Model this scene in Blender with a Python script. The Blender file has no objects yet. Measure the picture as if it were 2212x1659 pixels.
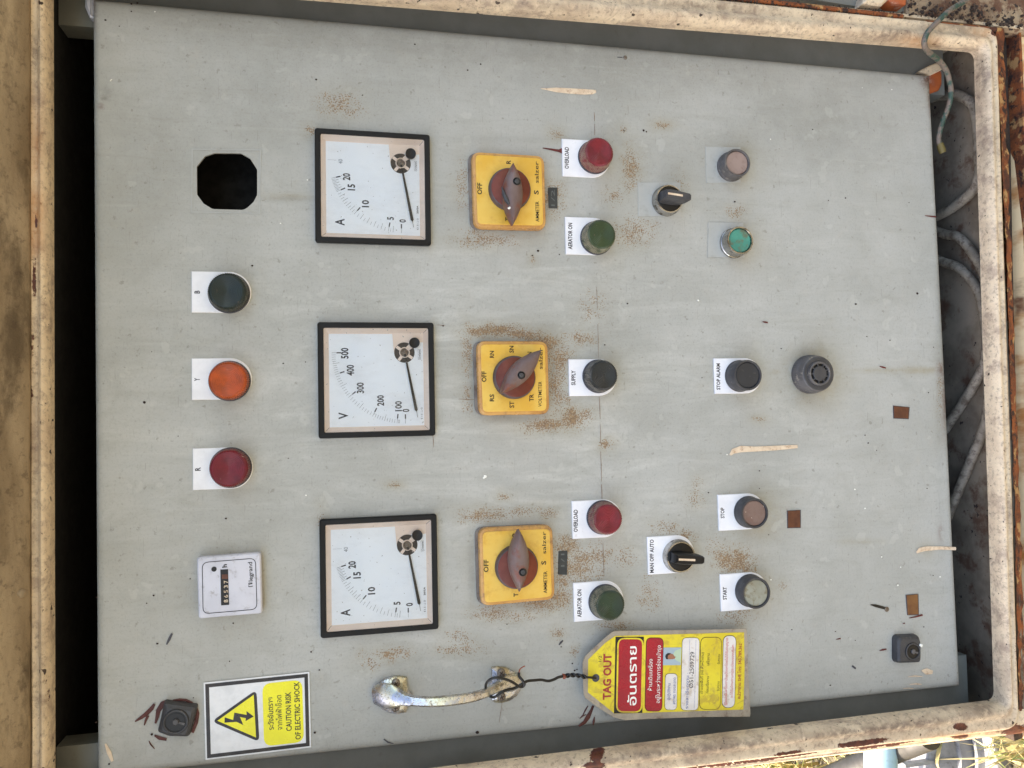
import bpy, math, random
import numpy as np
from mathutils import Matrix, Vector
random.seed(7)
sc = bpy.context.scene
COL = sc.collection

# ------------------------------------------------------------------ camera
ZC = 1.0574                      # world height (m) of the panel's reference point
ROT = np.array([[0.9770637, 0.02039554, -0.21196826],
                [-0.01144723, 0.99899405, 0.04335717],
                [0.21263932, -0.03993627, 0.9763143]])
CAM = np.array([-142.6336, 26.7886, -654.8990])   # mm: a (down the panel), b (left), c (into the panel)
FPX = 3028 / 4032 * 2212                          # focal length for a picture 2212 wide
cam = bpy.data.cameras.new('camera')
cam_o = bpy.data.objects.new('camera', cam)
COL.objects.link(cam_o)
sc.camera = cam_o
cam.sensor_width = 36
cam.lens = 36 * 3028 / 4032
cam.clip_start = 0.02
cam.clip_end = 500
def w3(v): return Vector((-v[1], v[2], -v[0]))
_r, _d, _f = w3(ROT[0]), w3(ROT[1]), w3(ROT[2])
_l = w3(CAM) / 1000 + Vector((0, 0, ZC))
M = Matrix(((_r.x, -_d.x, -_f.x, _l.x), (_r.y, -_d.y, -_f.y, _l.y), (_r.z, -_d.z, -_f.z, _l.z), (0, 0, 0, 1)))
cam_o.matrix_world = M

# ------------------------------------------------------------------ world, sun, exposure
SUN_EL, SUN_AZ = math.radians(50), math.radians(-76)    # sun behind the cabinet, to its left
wd = bpy.data.worlds.new('World')
sc.world = wd
wd.use_nodes = True
nt = wd.node_tree
nt.nodes.clear()
sky = nt.nodes.new('ShaderNodeTexSky')
sky.sky_type = 'NISHITA'
sky.sun_disc = False
sky.sun_elevation = SUN_EL
sky.sun_rotation = SUN_AZ
sky.air_density = 1.0
sky.dust_density = 3.0
sky.ozone_density = 1.0
bg = nt.nodes.new('ShaderNodeBackground')
bg.inputs['Strength'].default_value = 0.15
out = nt.nodes.new('ShaderNodeOutputWorld')
nt.links.new(sky.outputs[0], bg.inputs[0])
nt.links.new(bg.outputs[0], out.inputs[0])
sun = bpy.data.lights.new('sun', 'SUN')
sun.energy = 3.2
sun.angle = math.radians(0.5)
sun.color = (1.0, 0.95, 0.86)
sun_o = bpy.data.objects.new('sun', sun)
COL.objects.link(sun_o)
sd = Vector((math.sin(SUN_AZ) * math.cos(SUN_EL), math.cos(SUN_AZ) * math.cos(SUN_EL), math.sin(SUN_EL)))
sun_o.rotation_euler = sd.to_track_quat('Z', 'Y').to_euler()
sun_o.location = (-2, 3, 5)
sc.view_settings.view_transform = 'Standard'
sc.view_settings.look = 'None'
sc.view_settings.gamma = 1
sc.view_settings.exposure = 2.02
sc.view_settings.use_white_balance = True
sc.view_settings.white_balance_temperature = 7500
sc.view_settings.white_balance_tint = 12

# ------------------------------------------------------------------ panel space (mm): u right, v up, h out of the panel
def ray(x, y):
    d = np.array([x - 1106, y - 829.5, FPX]) @ ROT
    return d
def P(x, y, h=0.0):
    """where the sight line through a point of the photograph meets the plane h mm proud of the panel"""
    d = ray(x, y)
    k = (-h - CAM[2]) / d[2]
    q = CAM + d * k
    return (-q[1], -q[0], h)
def PV(x, y, v):
    d = ray(x, y)
    k = (-v - CAM[0]) / d[0]
    q = CAM + d * k
    return (-q[1], v, -q[2])
def to_px(u, v, h):
    """numpy: panel space -> photograph coordinates (2212 wide), for wear and painted light measured on the photograph"""
    q = np.stack([-np.asarray(v, float), -np.asarray(u, float), -np.asarray(h, float)], -1) - CAM
    q = q @ ROT.T
    return q[..., 0] / q[..., 2] * FPX + 1106, q[..., 1] / q[..., 2] * FPX + 829.5
def px(x, y, h=0):
    """photograph px per mm round a point"""
    a = P(x, y, h)
    X, Y = to_px(a[0] + 1, a[1], h)
    X2, Y2 = to_px(a[0], a[1] + 1, h)
    return (math.hypot(X - x, Y - y) + math.hypot(X2 - x, Y2 - y)) / 2

# ------------------------------------------------------------------ materials
def lin(c):
    return tuple((x / 255 / 12.92 if x / 255 <= .04045 else ((x / 255 + .055) / 1.055) ** 2.4) for x in c) + (1,)
class N:
    def __init__(s, name):
        s.m = bpy.data.materials.new(name)
        s.m.use_nodes = True
        s.t = s.m.node_tree
        s.t.nodes.clear()
        s.b = s.t.nodes.new('ShaderNodeBsdfPrincipled')
        o = s.t.nodes.new('ShaderNodeOutputMaterial')
        s.t.links.new(s.b.outputs[0], o.inputs[0])
        g = s.t.nodes.new('ShaderNodeNewGeometry')
        s.pos = g.outputs['Position']
        s.nrm = g.outputs['True Normal']
    def put(s, sock, v):
        if isinstance(v, bpy.types.NodeSocket): s.t.links.new(v, sock)
        elif v is not None: sock.default_value = v
    def mapping(s, scale, loc=(0, 0, 0)):
        n = s.t.nodes.new('ShaderNodeMapping')
        s.t.links.new(s.pos, n.inputs[0])
        n.inputs['Scale'].default_value = scale
        n.inputs['Location'].default_value = loc
        return n.outputs[0]
    def noise(s, scale, detail=4, rough=.6, stretch=(1, 1, 1), loc=(0, 0, 0), dist=0):
        n = s.t.nodes.new('ShaderNodeTexNoise')
        s.put(n.inputs['Vector'], s.mapping(stretch, loc))
        n.inputs['Scale'].default_value = scale
        n.inputs['Detail'].default_value = detail
        n.inputs['Roughness'].default_value = rough
        n.inputs['Distortion'].default_value = dist
        return n.outputs['Fac']
    def voro(s, scale, stretch=(1, 1, 1), feature='F1'):
        n = s.t.nodes.new('ShaderNodeTexVoronoi')
        n.feature = feature
        s.put(n.inputs['Vector'], s.mapping(stretch))
        n.inputs['Scale'].default_value = scale
        return n.outputs['Distance']
    def math(s, op, a, b=0.0, c=None, clamp=False):
        n = s.t.nodes.new('ShaderNodeMath')
        n.operation = op
        n.use_clamp = clamp
        s.put(n.inputs[0], a); s.put(n.inputs[1], b)
        if c is not None: s.put(n.inputs[2], c)
        return n.outputs[0]
    def step(s, v, lo, hi, a=0.0, b=1.0):
        n = s.t.nodes.new('ShaderNodeMapRange')
        n.interpolation_type = 'SMOOTHSTEP'
        s.put(n.inputs['Value'], v)
        n.inputs['From Min'].default_value = lo
        n.inputs['From Max'].default_value = hi
        n.inputs['To Min'].default_value = a
        n.inputs['To Max'].default_value = b
        return n.outputs[0]
    def mix(s, f, a, b, mode='MIX'):
        n = s.t.nodes.new('ShaderNodeMix')
        n.data_type = 'RGBA'
        n.blend_type = mode
        s.put(n.inputs[0], f)
        s.put(n.inputs[6], lin(a) if isinstance(a, tuple) and len(a) == 3 else a)
        s.put(n.inputs[7], lin(b) if isinstance(b, tuple) and len(b) == 3 else b)
        return n.outputs[2]
    def attr(s, name):
        n = s.t.nodes.new('ShaderNodeAttribute')
        n.attribute_name = name
        return n.outputs['Fac']
    def bump(s, h, strength=.3, dist=.001):
        n = s.t.nodes.new('ShaderNodeBump')
        n.inputs['Strength'].default_value = strength
        n.inputs['Distance'].default_value = dist
        s.put(n.inputs['Height'], h)
        s.put(s.b.inputs['Normal'], n.outputs[0])
    def done(s, col, rough=.5, metal=0.0, spec=None, **k):
        s.put(s.b.inputs['Base Color'], lin(col) if isinstance(col, tuple) and len(col) == 3 else col)
        s.put(s.b.inputs['Roughness'], rough)
        s.put(s.b.inputs['Metallic'], metal)
        if spec is not None: s.b.inputs['Specular IOR Level'].default_value = spec
        for kk, vv in k.items(): s.put(s.b.inputs[kk], vv)
        return s.m

def aged(name, c1, c2=None, sc1=60, dirt=None, dlo=.55, dhi=.7, dsc=250, rough=.5, metal=0., bump=.15, bsc=900, stretch=(1, 1, 1), spots=None, loc=(0, 0, 0), bdist=.0004, **k):
    n = N(name)
    c2 = c2 or tuple(int(x * .85) for x in c1)
    c = n.mix(n.step(n.noise(sc1, 5, .6, stretch, loc), .35, .65), c1, c2)
    if dirt:
        c = n.mix(n.math('MULTIPLY', n.step(n.noise(dsc, 6, .7, stretch, loc), dlo, dhi), .8), c, dirt)
    if spots:
        c = n.mix(n.step(n.noise(spots[1], 3, .6, (1, 1, 1), (3, 1, 2)), spots[2], spots[2] + .03), c, spots[0])
    n.bump(n.noise(bsc, 4, .6), bump, bdist)
    r = n.step(n.noise(sc1 * 2, 3), .3, .7, max(0, rough - .08), min(1, rough + .1))
    return n.done(c, r, metal, **k)

MT = {}
# grey enamel of the control panel
n = N('grey_enamel')
base = n.mix(n.step(n.noise(9, 4, .6), .35, .7), (176, 177, 172), (163, 164, 158))
base = n.mix(n.math('MULTIPLY', n.step(n.noise(14, 7, .7, (3.0, 3.0, .7), (1, 0, 0), 1.2), .42, .78), n.attr('centre_light')), base, (203, 204, 198))  # pale streaks that also paint stronger light on the panel's middle
base = n.mix(n.math('MULTIPLY', n.step(n.noise(30, 6, .7, (2.6, 2.6, .45), (5, 0, 0), .9), .48, .78), .34), base, (146, 145, 134))
base = n.mix(n.math('MULTIPLY', n.step(n.noise(300, 6, .75), .5, .72), .26), base, (132, 131, 124))
base = n.mix(n.math('MULTIPLY', n.step(n.noise(26, 6, .7, (1, 1, .8), (4, 2, 9), 1.2), .5, .7), .28), base, (148, 148, 140))
base = n.mix(n.math('MULTIPLY', n.step(n.noise(20, 7, .72, (6, 6, .35), (8, 0, 2), .8), .52, .78), .38), base, (190, 191, 184))
base = n.mix(n.math('MULTIPLY', n.step(n.noise(90, 5, .7), .52, .75), .30), base, (176, 171, 160))
base = n.mix(n.math('MULTIPLY', n.step(n.noise(560, 4, .7, (1, 1, 1), (3, 5, 1)), .52, .66), .22), base, (120, 119, 112))
base = n.mix(n.math('MULTIPLY', n.step(n.noise(160, 3, .6, (1, 1, 1), (9, 5, 4)), .63, .70), .5), base, (126, 124, 114))
base = n.mix(n.math('MULTIPLY', n.step(n.noise(48, 3, .5, (1, 1, 1), (2, 9, 9)), .64, .66), .35), base, (188, 189, 182))
scr = n.step(n.noise(70, 2, .4, (1, 1, 14), (1, 1, 7), .8), .70, .715)
base = n.mix(n.math('MULTIPLY', scr, .35), base, (128, 127, 120))
base = n.mix(n.math('MULTIPLY', n.attr('halo'), n.step(n.noise(60, 5, .7), .3, .65, .45, 1)), base, (146, 134, 102))
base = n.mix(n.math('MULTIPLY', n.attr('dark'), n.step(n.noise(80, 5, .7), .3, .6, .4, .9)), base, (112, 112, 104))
sp = n.step(n.noise(420, 2, .5, (1, 1, 1), (7, 0, 0)), .80, .82)
base = n.mix(sp, base, (70, 55, 50))
d = n.math('ADD', n.math('MULTIPLY', n.noise(800, 1.5, .6), .66), n.math('MULTIPLY', n.noise(120, 4, .65), .34))
dens = n.attr('rust')
rm = n.step(n.math('ADD', d, n.math('MULTIPLY', dens, .19)), .615, .640)
rm = n.math('MULTIPLY', n.math('MULTIPLY', rm, n.step(dens, .04, .2)), .82)
base = n.mix(rm, base, n.mix(n.step(n.noise(500, 3), .4, .6), (148, 118, 82), (116, 86, 60)))
base = n.mix(n.math('MULTIPLY', n.attr('brown'), n.step(n.noise(200, 4, .6), .3, .55)), base, (96, 56, 40))
n.bump(n.math('ADD', n.math('ADD', n.noise(700, 4, .6), n.math('MULTIPLY', n.noise(9, 3, .5), 14.0)), n.math('MULTIPLY', rm, -1.5)), .16, .0005)
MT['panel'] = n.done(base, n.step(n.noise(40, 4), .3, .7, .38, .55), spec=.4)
MT['panel_edge'] = MT['panel']
MT['grey_inner'] = aged('dusty_grey_enamel', (116, 118, 114), (108, 110, 105), 30, (95, 92, 84), .58, .8, 90, .5, spots=((60, 45, 38), 330, .74))
MT['shade_inside'] = aged('shaded_interior_black', (26, 25, 24), (16, 15, 15), 40, (10, 9, 9), rough=.8)  # near-black colour stands in for the shade deep inside the cabinet
# cream paint with dirt and rust
n = N('cream_paint')
c = n.mix(n.step(n.noise(22, 5, .65), .38, .66), (224, 204, 174), (204, 182, 154))
c = n.mix(n.math('MULTIPLY', n.step(n.noise(55, 7, .72, (1, 1, .8), (2, 0, 0), .5), .48, .66), .7), c, (156, 134, 118))
c = n.mix(n.math('MULTIPLY', n.step(n.noise(260, 6, .75), .5, .66), .6), c, (122, 104, 92))
c = n.mix(n.math('MULTIPLY', n.step(n.noise(34, 6, .7, (1, 1, 1), (7, 3, 1), 1), .60, .72), .5), c, (124, 106, 94))
c = n.mix(n.step(n.noise(150, 2, .5, (1, 1, 1), (9, 0, 0)), .70, .72), c, (52, 38, 32))
c = n.mix(n.step(n.noise(330, 2, .5, (1, 1, 1), (2, 8, 0)), .73, .75), c, (58, 42, 36))
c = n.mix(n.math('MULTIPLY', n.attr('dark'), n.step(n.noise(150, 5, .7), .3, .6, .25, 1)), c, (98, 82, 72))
c = n.mix(n.math('MULTIPLY', n.attr('halo'), n.step(n.noise(90, 5, .7), .3, .6, .3, .9)), c, (190, 128, 70))
rr_ = n.math('MULTIPLY', n.step(n.math('ADD', n.attr('rust'), n.math('MULTIPLY', n.noise(160, 5, .7), .8)), .78, .86), 1)
c = n.mix(rr_, c, n.mix(n.step(n.noise(240, 4), .4, .6), (96, 48, 36), (70, 34, 30)))
n.bump(n.math('ADD', n.math('MULTIPLY', n.noise(90, 6, .62), 1.6), n.math('MULTIPLY', rr_, .8)), .5, .0015)
MT['cream'] = n.done(c, n.step(n.noise(70, 4), .3, .7, .3, .55), spec=.5)
MT['floor'] = aged('grimy_cream_paint', (132, 122, 106), (102, 92, 78), 24, (84, 54, 36), .52, .66, 30, .75, spots=((48, 36, 30), 150, .66), bump=.4, bsc=300)
n = N('rusty_steel')
c = n.mix(n.step(n.noise(40, 6, .7), .4, .62), (150, 82, 40), (84, 46, 30))
c = n.mix(n.step(n.noise(120, 5, .7), .5, .62), c, (52, 34, 28))
c = n.mix(n.step(n.noise(70, 4, .6, (1, 1, 1), (4, 4, 0)), .56, .64), c, (182, 140, 90))
n.bump(n.noise(260, 6, .75), .9, .002)
MT['rust'] = n.done(c, .85)
n = N('dappled_sun_rust_sheet')
c = n.mix(n.step(n.noise(20, 5, .6, (1, .5, .3)), .46, .62), (240, 212, 166), (186, 122, 64))  # bright cream and orange patches paint dappled sunlight over the rust
c = n.mix(n.step(n.noise(18, 5, .65, (1, .5, .3), (3, 3, 0)), .56, .72), c, (112, 66, 40))
n.bump(n.noise(200, 5, .7), .4, .001)
MT['ledge'] = n.done(c, .7)
MT['crumb'] = aged('dark_crumbly_dirt', (74, 60, 50), (48, 38, 32), 90, (96, 66, 44), .55, .7, 200, .95, bump=.8, bsc=300, bdist=.002)
MT['grime'] = aged('rusty_grimy_cream', (168, 146, 118), (128, 104, 82), 40, (88, 50, 34), .48, .58, 46, .8, bump=.9, bsc=160, bdist=.003, spots=((44, 36, 34), 60, .58))
MT['conduit_shade'] = aged('shaded_brown_plastic', (58, 55, 50), (48, 46, 42), 30, rough=.6)  # conduit colour lowered to paint it as lying in shade
n = N('dirty_canopy_paint')
c = n.mix(n.step(n.noise(10, 5, .65, (.35, 1, 2)), .38, .62), (172, 154, 128), (128, 110, 86))
c = n.mix(n.math('MULTIPLY', n.step(n.noise(26, 6, .7, (.5, 1, 1.6), (2, 2, 0)), .45, .65), .8), c, (84, 70, 52))
c = n.mix(n.math('MULTIPLY', n.step(n.noise(150, 5, .7), .52, .7), .5), c, (66, 50, 38))
n.bump(n.noise(60, 7, .75), .8, .002)
MT['hood'] = n.done(c, .75)
def black(name, c=(26, 28, 31), rough=.42): return aged(name, c, tuple(int(x * 1.25) for x in c), 80, (74, 72, 68), .62, .8, 300, rough, bump=.1)
MT['bezel'] = aged('black_bezel_plastic', (10, 11, 14), (16, 17, 20), 80, (60, 60, 62), .66, .85, 300, .38, bump=.1, spec=.3)
MT['black'] = aged('black_plastic', (14, 15, 17), (20, 21, 23), 80, (66, 64, 60), .64, .84, 300, .36, bump=.1, spec=.35)
MT['ink'] = N('black_ink').done((22, 22, 34), .5)
MT['ink_black'] = N('black_print').done((20, 18, 16), .5)
MT['grey_ink'] = N('grey_ink').done((112, 120, 132), .5)
MT['beige'] = aged('beige_plastic', (246, 228, 214), (240, 220, 204), 30, rough=.45, bump=.03)
MT['dial'] = aged('white_dial_card', (247, 252, 255), (244, 250, 255), 20, rough=.5, bump=.02)
MT['brown_hole'] = N('dark_movement').done((40, 34, 30), .5)
n = N('meter_glass')
g = n.t.nodes.new('ShaderNodeBsdfGlossy'); g.inputs['Roughness'].default_value = .03
tr = n.t.nodes.new('ShaderNodeBsdfTransparent'); tr.inputs[0].default_value = (1, 1, 1, 1)
fr = n.t.nodes.new('ShaderNodeFresnel'); fr.inputs[0].default_value = 1.42
mx = n.t.nodes.new('ShaderNodeMixShader')
n.t.links.new(fr.outputs[0], mx.inputs[0]); n.t.links.new(tr.outputs[0], mx.inputs[1]); n.t.links.new(g.outputs[0], mx.inputs[2])
n.t.links.new(mx.outputs[0], [x for x in n.t.nodes if x.type == 'OUTPUT_MATERIAL'][0].inputs[0])
outn = [x for x in n.t.nodes if x.type == 'OUTPUT_MATERIAL'][0]
df = n.t.nodes.new('ShaderNodeBsdfDiffuse'); df.inputs[0].default_value = (.6, .58, .54, 1)
mx2 = n.t.nodes.new('ShaderNodeMixShader')
n.put(mx2.inputs[0], n.math('ADD', n.math('MULTIPLY', n.step(n.noise(40, 5, .7, (1, 1, .5)), .45, .75), .10), n.math('MULTIPLY', n.step(n.noise(400, 2, .5), .70, .74), .5)))
n.t.links.new(mx.outputs[0], mx2.inputs[1]); n.t.links.new(df.outputs[0], mx2.inputs[2]); n.t.links.new(mx2.outputs[0], outn.inputs[0])
MT['glass'] = n.m
MT['white'] = aged('white_legend_plastic', (240, 241, 244), (230, 231, 234), 60, (176, 168, 156), .62, .8, 140, .35, bump=.03)
MT['whitegrey'] = aged('grey_white_plastic', (206, 208, 218), (194, 196, 206), 40, (150, 146, 146), .55, .75, 160, .45)
def lens(name, c, dust=(150, 126, 106), amt=.8):
    n = N(name)
    col = n.mix(n.step(n.noise(90, 4), .35, .65), c, tuple(int(x * .82) for x in c))
    sx = n.t.nodes.new('ShaderNodeSeparateXYZ'); n.t.links.new(n.nrm, sx.inputs[0])
    side = n.step(n.math('ABSOLUTE', sx.outputs[1]), .35, .8, 1, 0)
    f = n.math('MULTIPLY', n.math('MULTIPLY', side, amt), n.step(n.noise(220, 5, .7), .3, .6))
    col = n.mix(f, col, dust)
    col = n.mix(n.step(n.noise(350, 3, .6, (1, 1, 1), (5, 5, 5)), .70, .74), col, (170, 140, 125))
    return n.done(col, n.step(n.noise(120, 4), .3, .7, .32, .5), spec=.5)
MT['lens_red'] = lens('red_lens', (128, 22, 38))
MT['lens_red_row'] = lens('red_lens_clean', (116, 14, 32), (120, 84, 78), .7)
MT['lens_orange'] = lens('orange_lens', (186, 78, 22), (140, 74, 46), .7)
MT['lens_dark'] = lens('dark_green_lens', (18, 36, 32), (84, 82, 72), .7)
MT['lens_green'] = lens('green_lens', (44, 66, 34), (150, 142, 118), .85)
MT['lens_green_low'] = lens('deep_green_lens', (36, 58, 36), (146, 140, 118), .85)
MT['lens_black'] = lens('sooty_lens', (34, 38, 38), (120, 116, 104), .7)
MT['gasket'] = black('dark_gasket', (60, 60, 66), .6)
MT['gasket2'] = aged('grey_foam_gasket', (128, 120, 112), (108, 100, 94), 60, (90, 74, 62), .55, .7, 120, .8)
MT['yellow'] = aged('yellow_plate', (230, 190, 92), (222, 172, 62), 30, (204, 152, 66), .5, .75, 90, .4, bump=.15, bsc=1500)
MT['amber'] = aged('clear_amber_cover', (206, 158, 92), (186, 134, 72), 40, (128, 98, 76), .52, .72, 90, .22)
MT['mauve'] = aged('weathered_brown_plastic', (116, 98, 94), (104, 82, 76), 40, (124, 66, 46), .48, .64, 55, .55, spots=((170, 160, 155), 300, .74))
MT['maroon'] = aged('rust_brown_plastic', (118, 50, 28), (98, 36, 20), 50, (84, 62, 56), .58, .78, 70, .5)
MT['darkrim'] = black('dusty_dark_rim', (74, 64, 66), .6)
MT['ring_grey'] = aged('worn_grey_plastic', (92, 90, 90), (76, 74, 74), 70, (150, 142, 128), .55, .7, 160, .5)
MT['ring_dark'] = aged('worn_dark_plastic', (66, 66, 68), (56, 56, 58), 70, (110, 106, 98), .58, .74, 160, .5)
MT['chrome'] = aged('pitted_chrome', (190, 188, 184), (150, 146, 138), 60, (88, 78, 62), .52, .66, 160, .22, 1.0, bump=.35, bsc=500)
n = N('zinc_passivate')
c = n.mix(n.step(n.noise(36, 3, .5), .42, .6), (206, 206, 210), (208, 203, 178))
c = n.mix(n.step(n.noise(60, 3, .5, (1, 1, 1), (8, 0, 0)), .55, .66), c, (172, 178, 190))
pit = n.step(n.noise(420, 5, .75), .55, .66)
c = n.mix(n.math('MULTIPLY', pit, .8), c, (92, 84, 66))
c = n.mix(n.math('MULTIPLY', n.step(n.noise(50, 5, .7, (1, 1, 1), (2, 6, 0)), .56, .66), .6), c, (128, 112, 84))
n.bump(n.math('ADD', n.noise(90, 4, .6), n.math('MULTIPLY', pit, -.4)), .35, .0012)
MT['zinc'] = n.done(c, n.step(n.noise(80, 4), .3, .7, .16, .36), .92)
MT['screw'] = aged('dull_screw_steel', (140, 132, 122), (118, 108, 98), 120, (90, 66, 48), .5, .68, 200, .45, .6)
MT['slot'] = N('rusty_slot').done((44, 28, 22), .8)
MT['pink_btn'] = aged('faded_pink_button', (150, 130, 122), (134, 114, 106), 60, (130, 104, 94), .55, .7, 120, .5)
MT['copper_btn'] = aged('faded_brown_button', (124, 102, 94), (106, 86, 78), 60, (120, 90, 80), .5, .65, 120, .4, spots=((214, 200, 190), 300, .70))
MT['green_btn'] = aged('green_button', (64, 146, 128), (54, 130, 114), 60, (96, 96, 74), .5, .62, 90, .45)
MT['grey_btn'] = aged('dirty_clear_button', (150, 152, 140), (136, 134, 116), 50, (112, 98, 72), .5, .64, 110, .45)
MT['black_btn'] = aged('black_button', (40, 42, 46), (48, 50, 54), 60, (78, 78, 78), .6, .75, 130, .5)
MT['clear_film'] = aged('old_clear_film', (173, 175, 171), (168, 170, 166), 40, (150, 150, 142), .5, .75, 90, .5, bump=.05)
MT['darkred'] = aged('dark_red_paint', (104, 30, 28), (84, 22, 24), 120, rough=.45, bump=.3)
MT['brownred'] = aged('red_brown_primer', (92, 46, 38), (74, 34, 30), 120, rough=.6, bump=.4)
MT['cream_drip'] = aged('cream_drip_paint', (226, 206, 180), (214, 190, 162), 120, (176, 140, 112), .5, .68, 260, .5)
MT['white_speck'] = N('white_splat').done((240, 240, 232), .5)
MT['tape'] = aged('brown_tape', (102, 58, 36), (82, 44, 28), 60, (70, 34, 24), .55, .72, 120, .5)
MT['tape2'] = aged('light_brown_tape', (126, 84, 46), (108, 68, 38), 60, (96, 56, 34), .55, .75, 120, .5)
MT['label_black'] = aged('black_embossed_tape', (54, 58, 58), (44, 47, 48), 60, (80, 80, 76), .6, .75, 160, .5)
MT['emboss'] = N('pale_embossed_print').done((92, 97, 95), .6)
MT['laminate'] = aged('dirty_laminate', (168, 158, 140), (146, 136, 122), 50, (110, 92, 78), .5, .68, 60, .25, bump=.3, bsc=200)
n = N('yellow_card')
c = n.mix(n.step(n.noise(25, 5, .6), .35, .65), (226, 208, 58), (212, 190, 52))
c = n.mix(n.math('MULTIPLY', n.step(n.noise(45, 5, .7, (1, 1, 1), (1, 0, 0), 1.5), .52, .62), .6), c, (176, 146, 66))
c = n.mix(n.math('MULTIPLY', n.step(n.noise(140, 5, .7), .5, .7), .4), c, (164, 142, 80))
MT['tag_yellow'] = n.done(c, .3)
MT['tag_red'] = aged('red_card_print', (172, 28, 46), (156, 26, 44), 40, rough=.28, bump=.1, bsc=150)
MT['tag_white'] = aged('stained_white_card', (226, 222, 218), (214, 208, 200), 50, (190, 172, 152), .52, .66, 90, .3, bump=.1, bsc=150)
MT['tag_maroon'] = N('maroon_print').done((158, 44, 50), .4)
MT['tag_blue'] = N('blue_print').done((58, 84, 150), .4)
MT['tag_pinkred'] = N('faded_red_print').done((196, 60, 66), .4)
MT['photo_bg'] = N('photo_backdrop').done((158, 178, 188), .35)
MT['photo_shirt'] = N('photo_shirt').done((178, 200, 172), .4)
MT['photo_skin'] = N('photo_skin').done((158, 108, 84), .4)
MT['photo_hair'] = N('photo_hair').done((34, 30, 30), .4)
n = N('sticker_film')
c = n.mix(n.step(n.noise(70, 5, .6), .4, .7), (226, 228, 230), (212, 214, 216))
n.bump(n.noise(170, 5, .6), .3, .001)
MT['sticker'] = n.done(c, .25)
MT['sticker_yellow'] = aged('yellow_sticker_print', (240, 234, 40), (232, 224, 44), 60, rough=.3, bump=.2, bsc=170)
MT['sticker_black'] = aged('faded_black_print', (44, 34, 30), (30, 26, 28), 70, rough=.35, bump=.1)
MT['wire'] = N('black_wire').done((14, 14, 15), .32)
MT['copper'] = N('copper').done((150, 82, 62), .4, .6)
n = N('dusty_green_wire')
c = n.mix(n.step(n.noise(110, 5, .7), .42, .56), (46, 74, 64), (118, 104, 94))
n.bump(n.noise(300, 5, .7), .5, .001)
MT['green_wire'] = n.done(c, .6)
MT['cable'] = aged('grey_cable_sheath', (144, 136, 122), (120, 112, 98), 60, (78, 64, 52), .46, .64, 150, .6)
MT['yellow_sleeve'] = N('yellow_sleeve').done((104, 92, 50), .6)
MT['lug'] = aged('orange_primer_lug', (176, 92, 48), (144, 70, 44), 90, (190, 150, 130), .5, .66, 90, .5)
MT['pipe_grey'] = aged('grey_plastic_pipe', (150, 152, 156), (128, 130, 134), 30, (96, 92, 84), .55, .7, 60, .45)
MT['pipe_blue'] = aged('blue_plastic_pipe', (150, 184, 200), (140, 176, 194), 20, (120, 140, 150), .6, .8, 60, .4)
MT['soil'] = aged('dry_soil', (124, 116, 98), (96, 90, 76), 12, (70, 66, 40), .5, .65, 30, .95, bump=.8, bsc=80, bdist=.01)
n = N('grass_blade')
c = n.mix(n.step(n.noise(40, 2, .5), .36, .52), (118, 132, 62), (190, 172, 118))
n.b.inputs['Subsurface Weight'].default_value = 0
MT['grass'] = n.done(c, .6)

# ------------------------------------------------------------------ objects
class Thing:
    def __init__(s, name, label, cat, uvh, group=None):
        s.o = np.array(uvh, float)
        s.e = bpy.data.objects.new(name, None)
        s.e.empty_display_size = .02
        COL.objects.link(s.e)
        s.e.location = W(uvh)
        s.e['label'] = label
        s.e['category'] = cat
        if group: s.e['group'] = group
def W(p): return Vector((p[0] / 1000, -p[2] / 1000, p[1] / 1000 + ZC))

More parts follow.
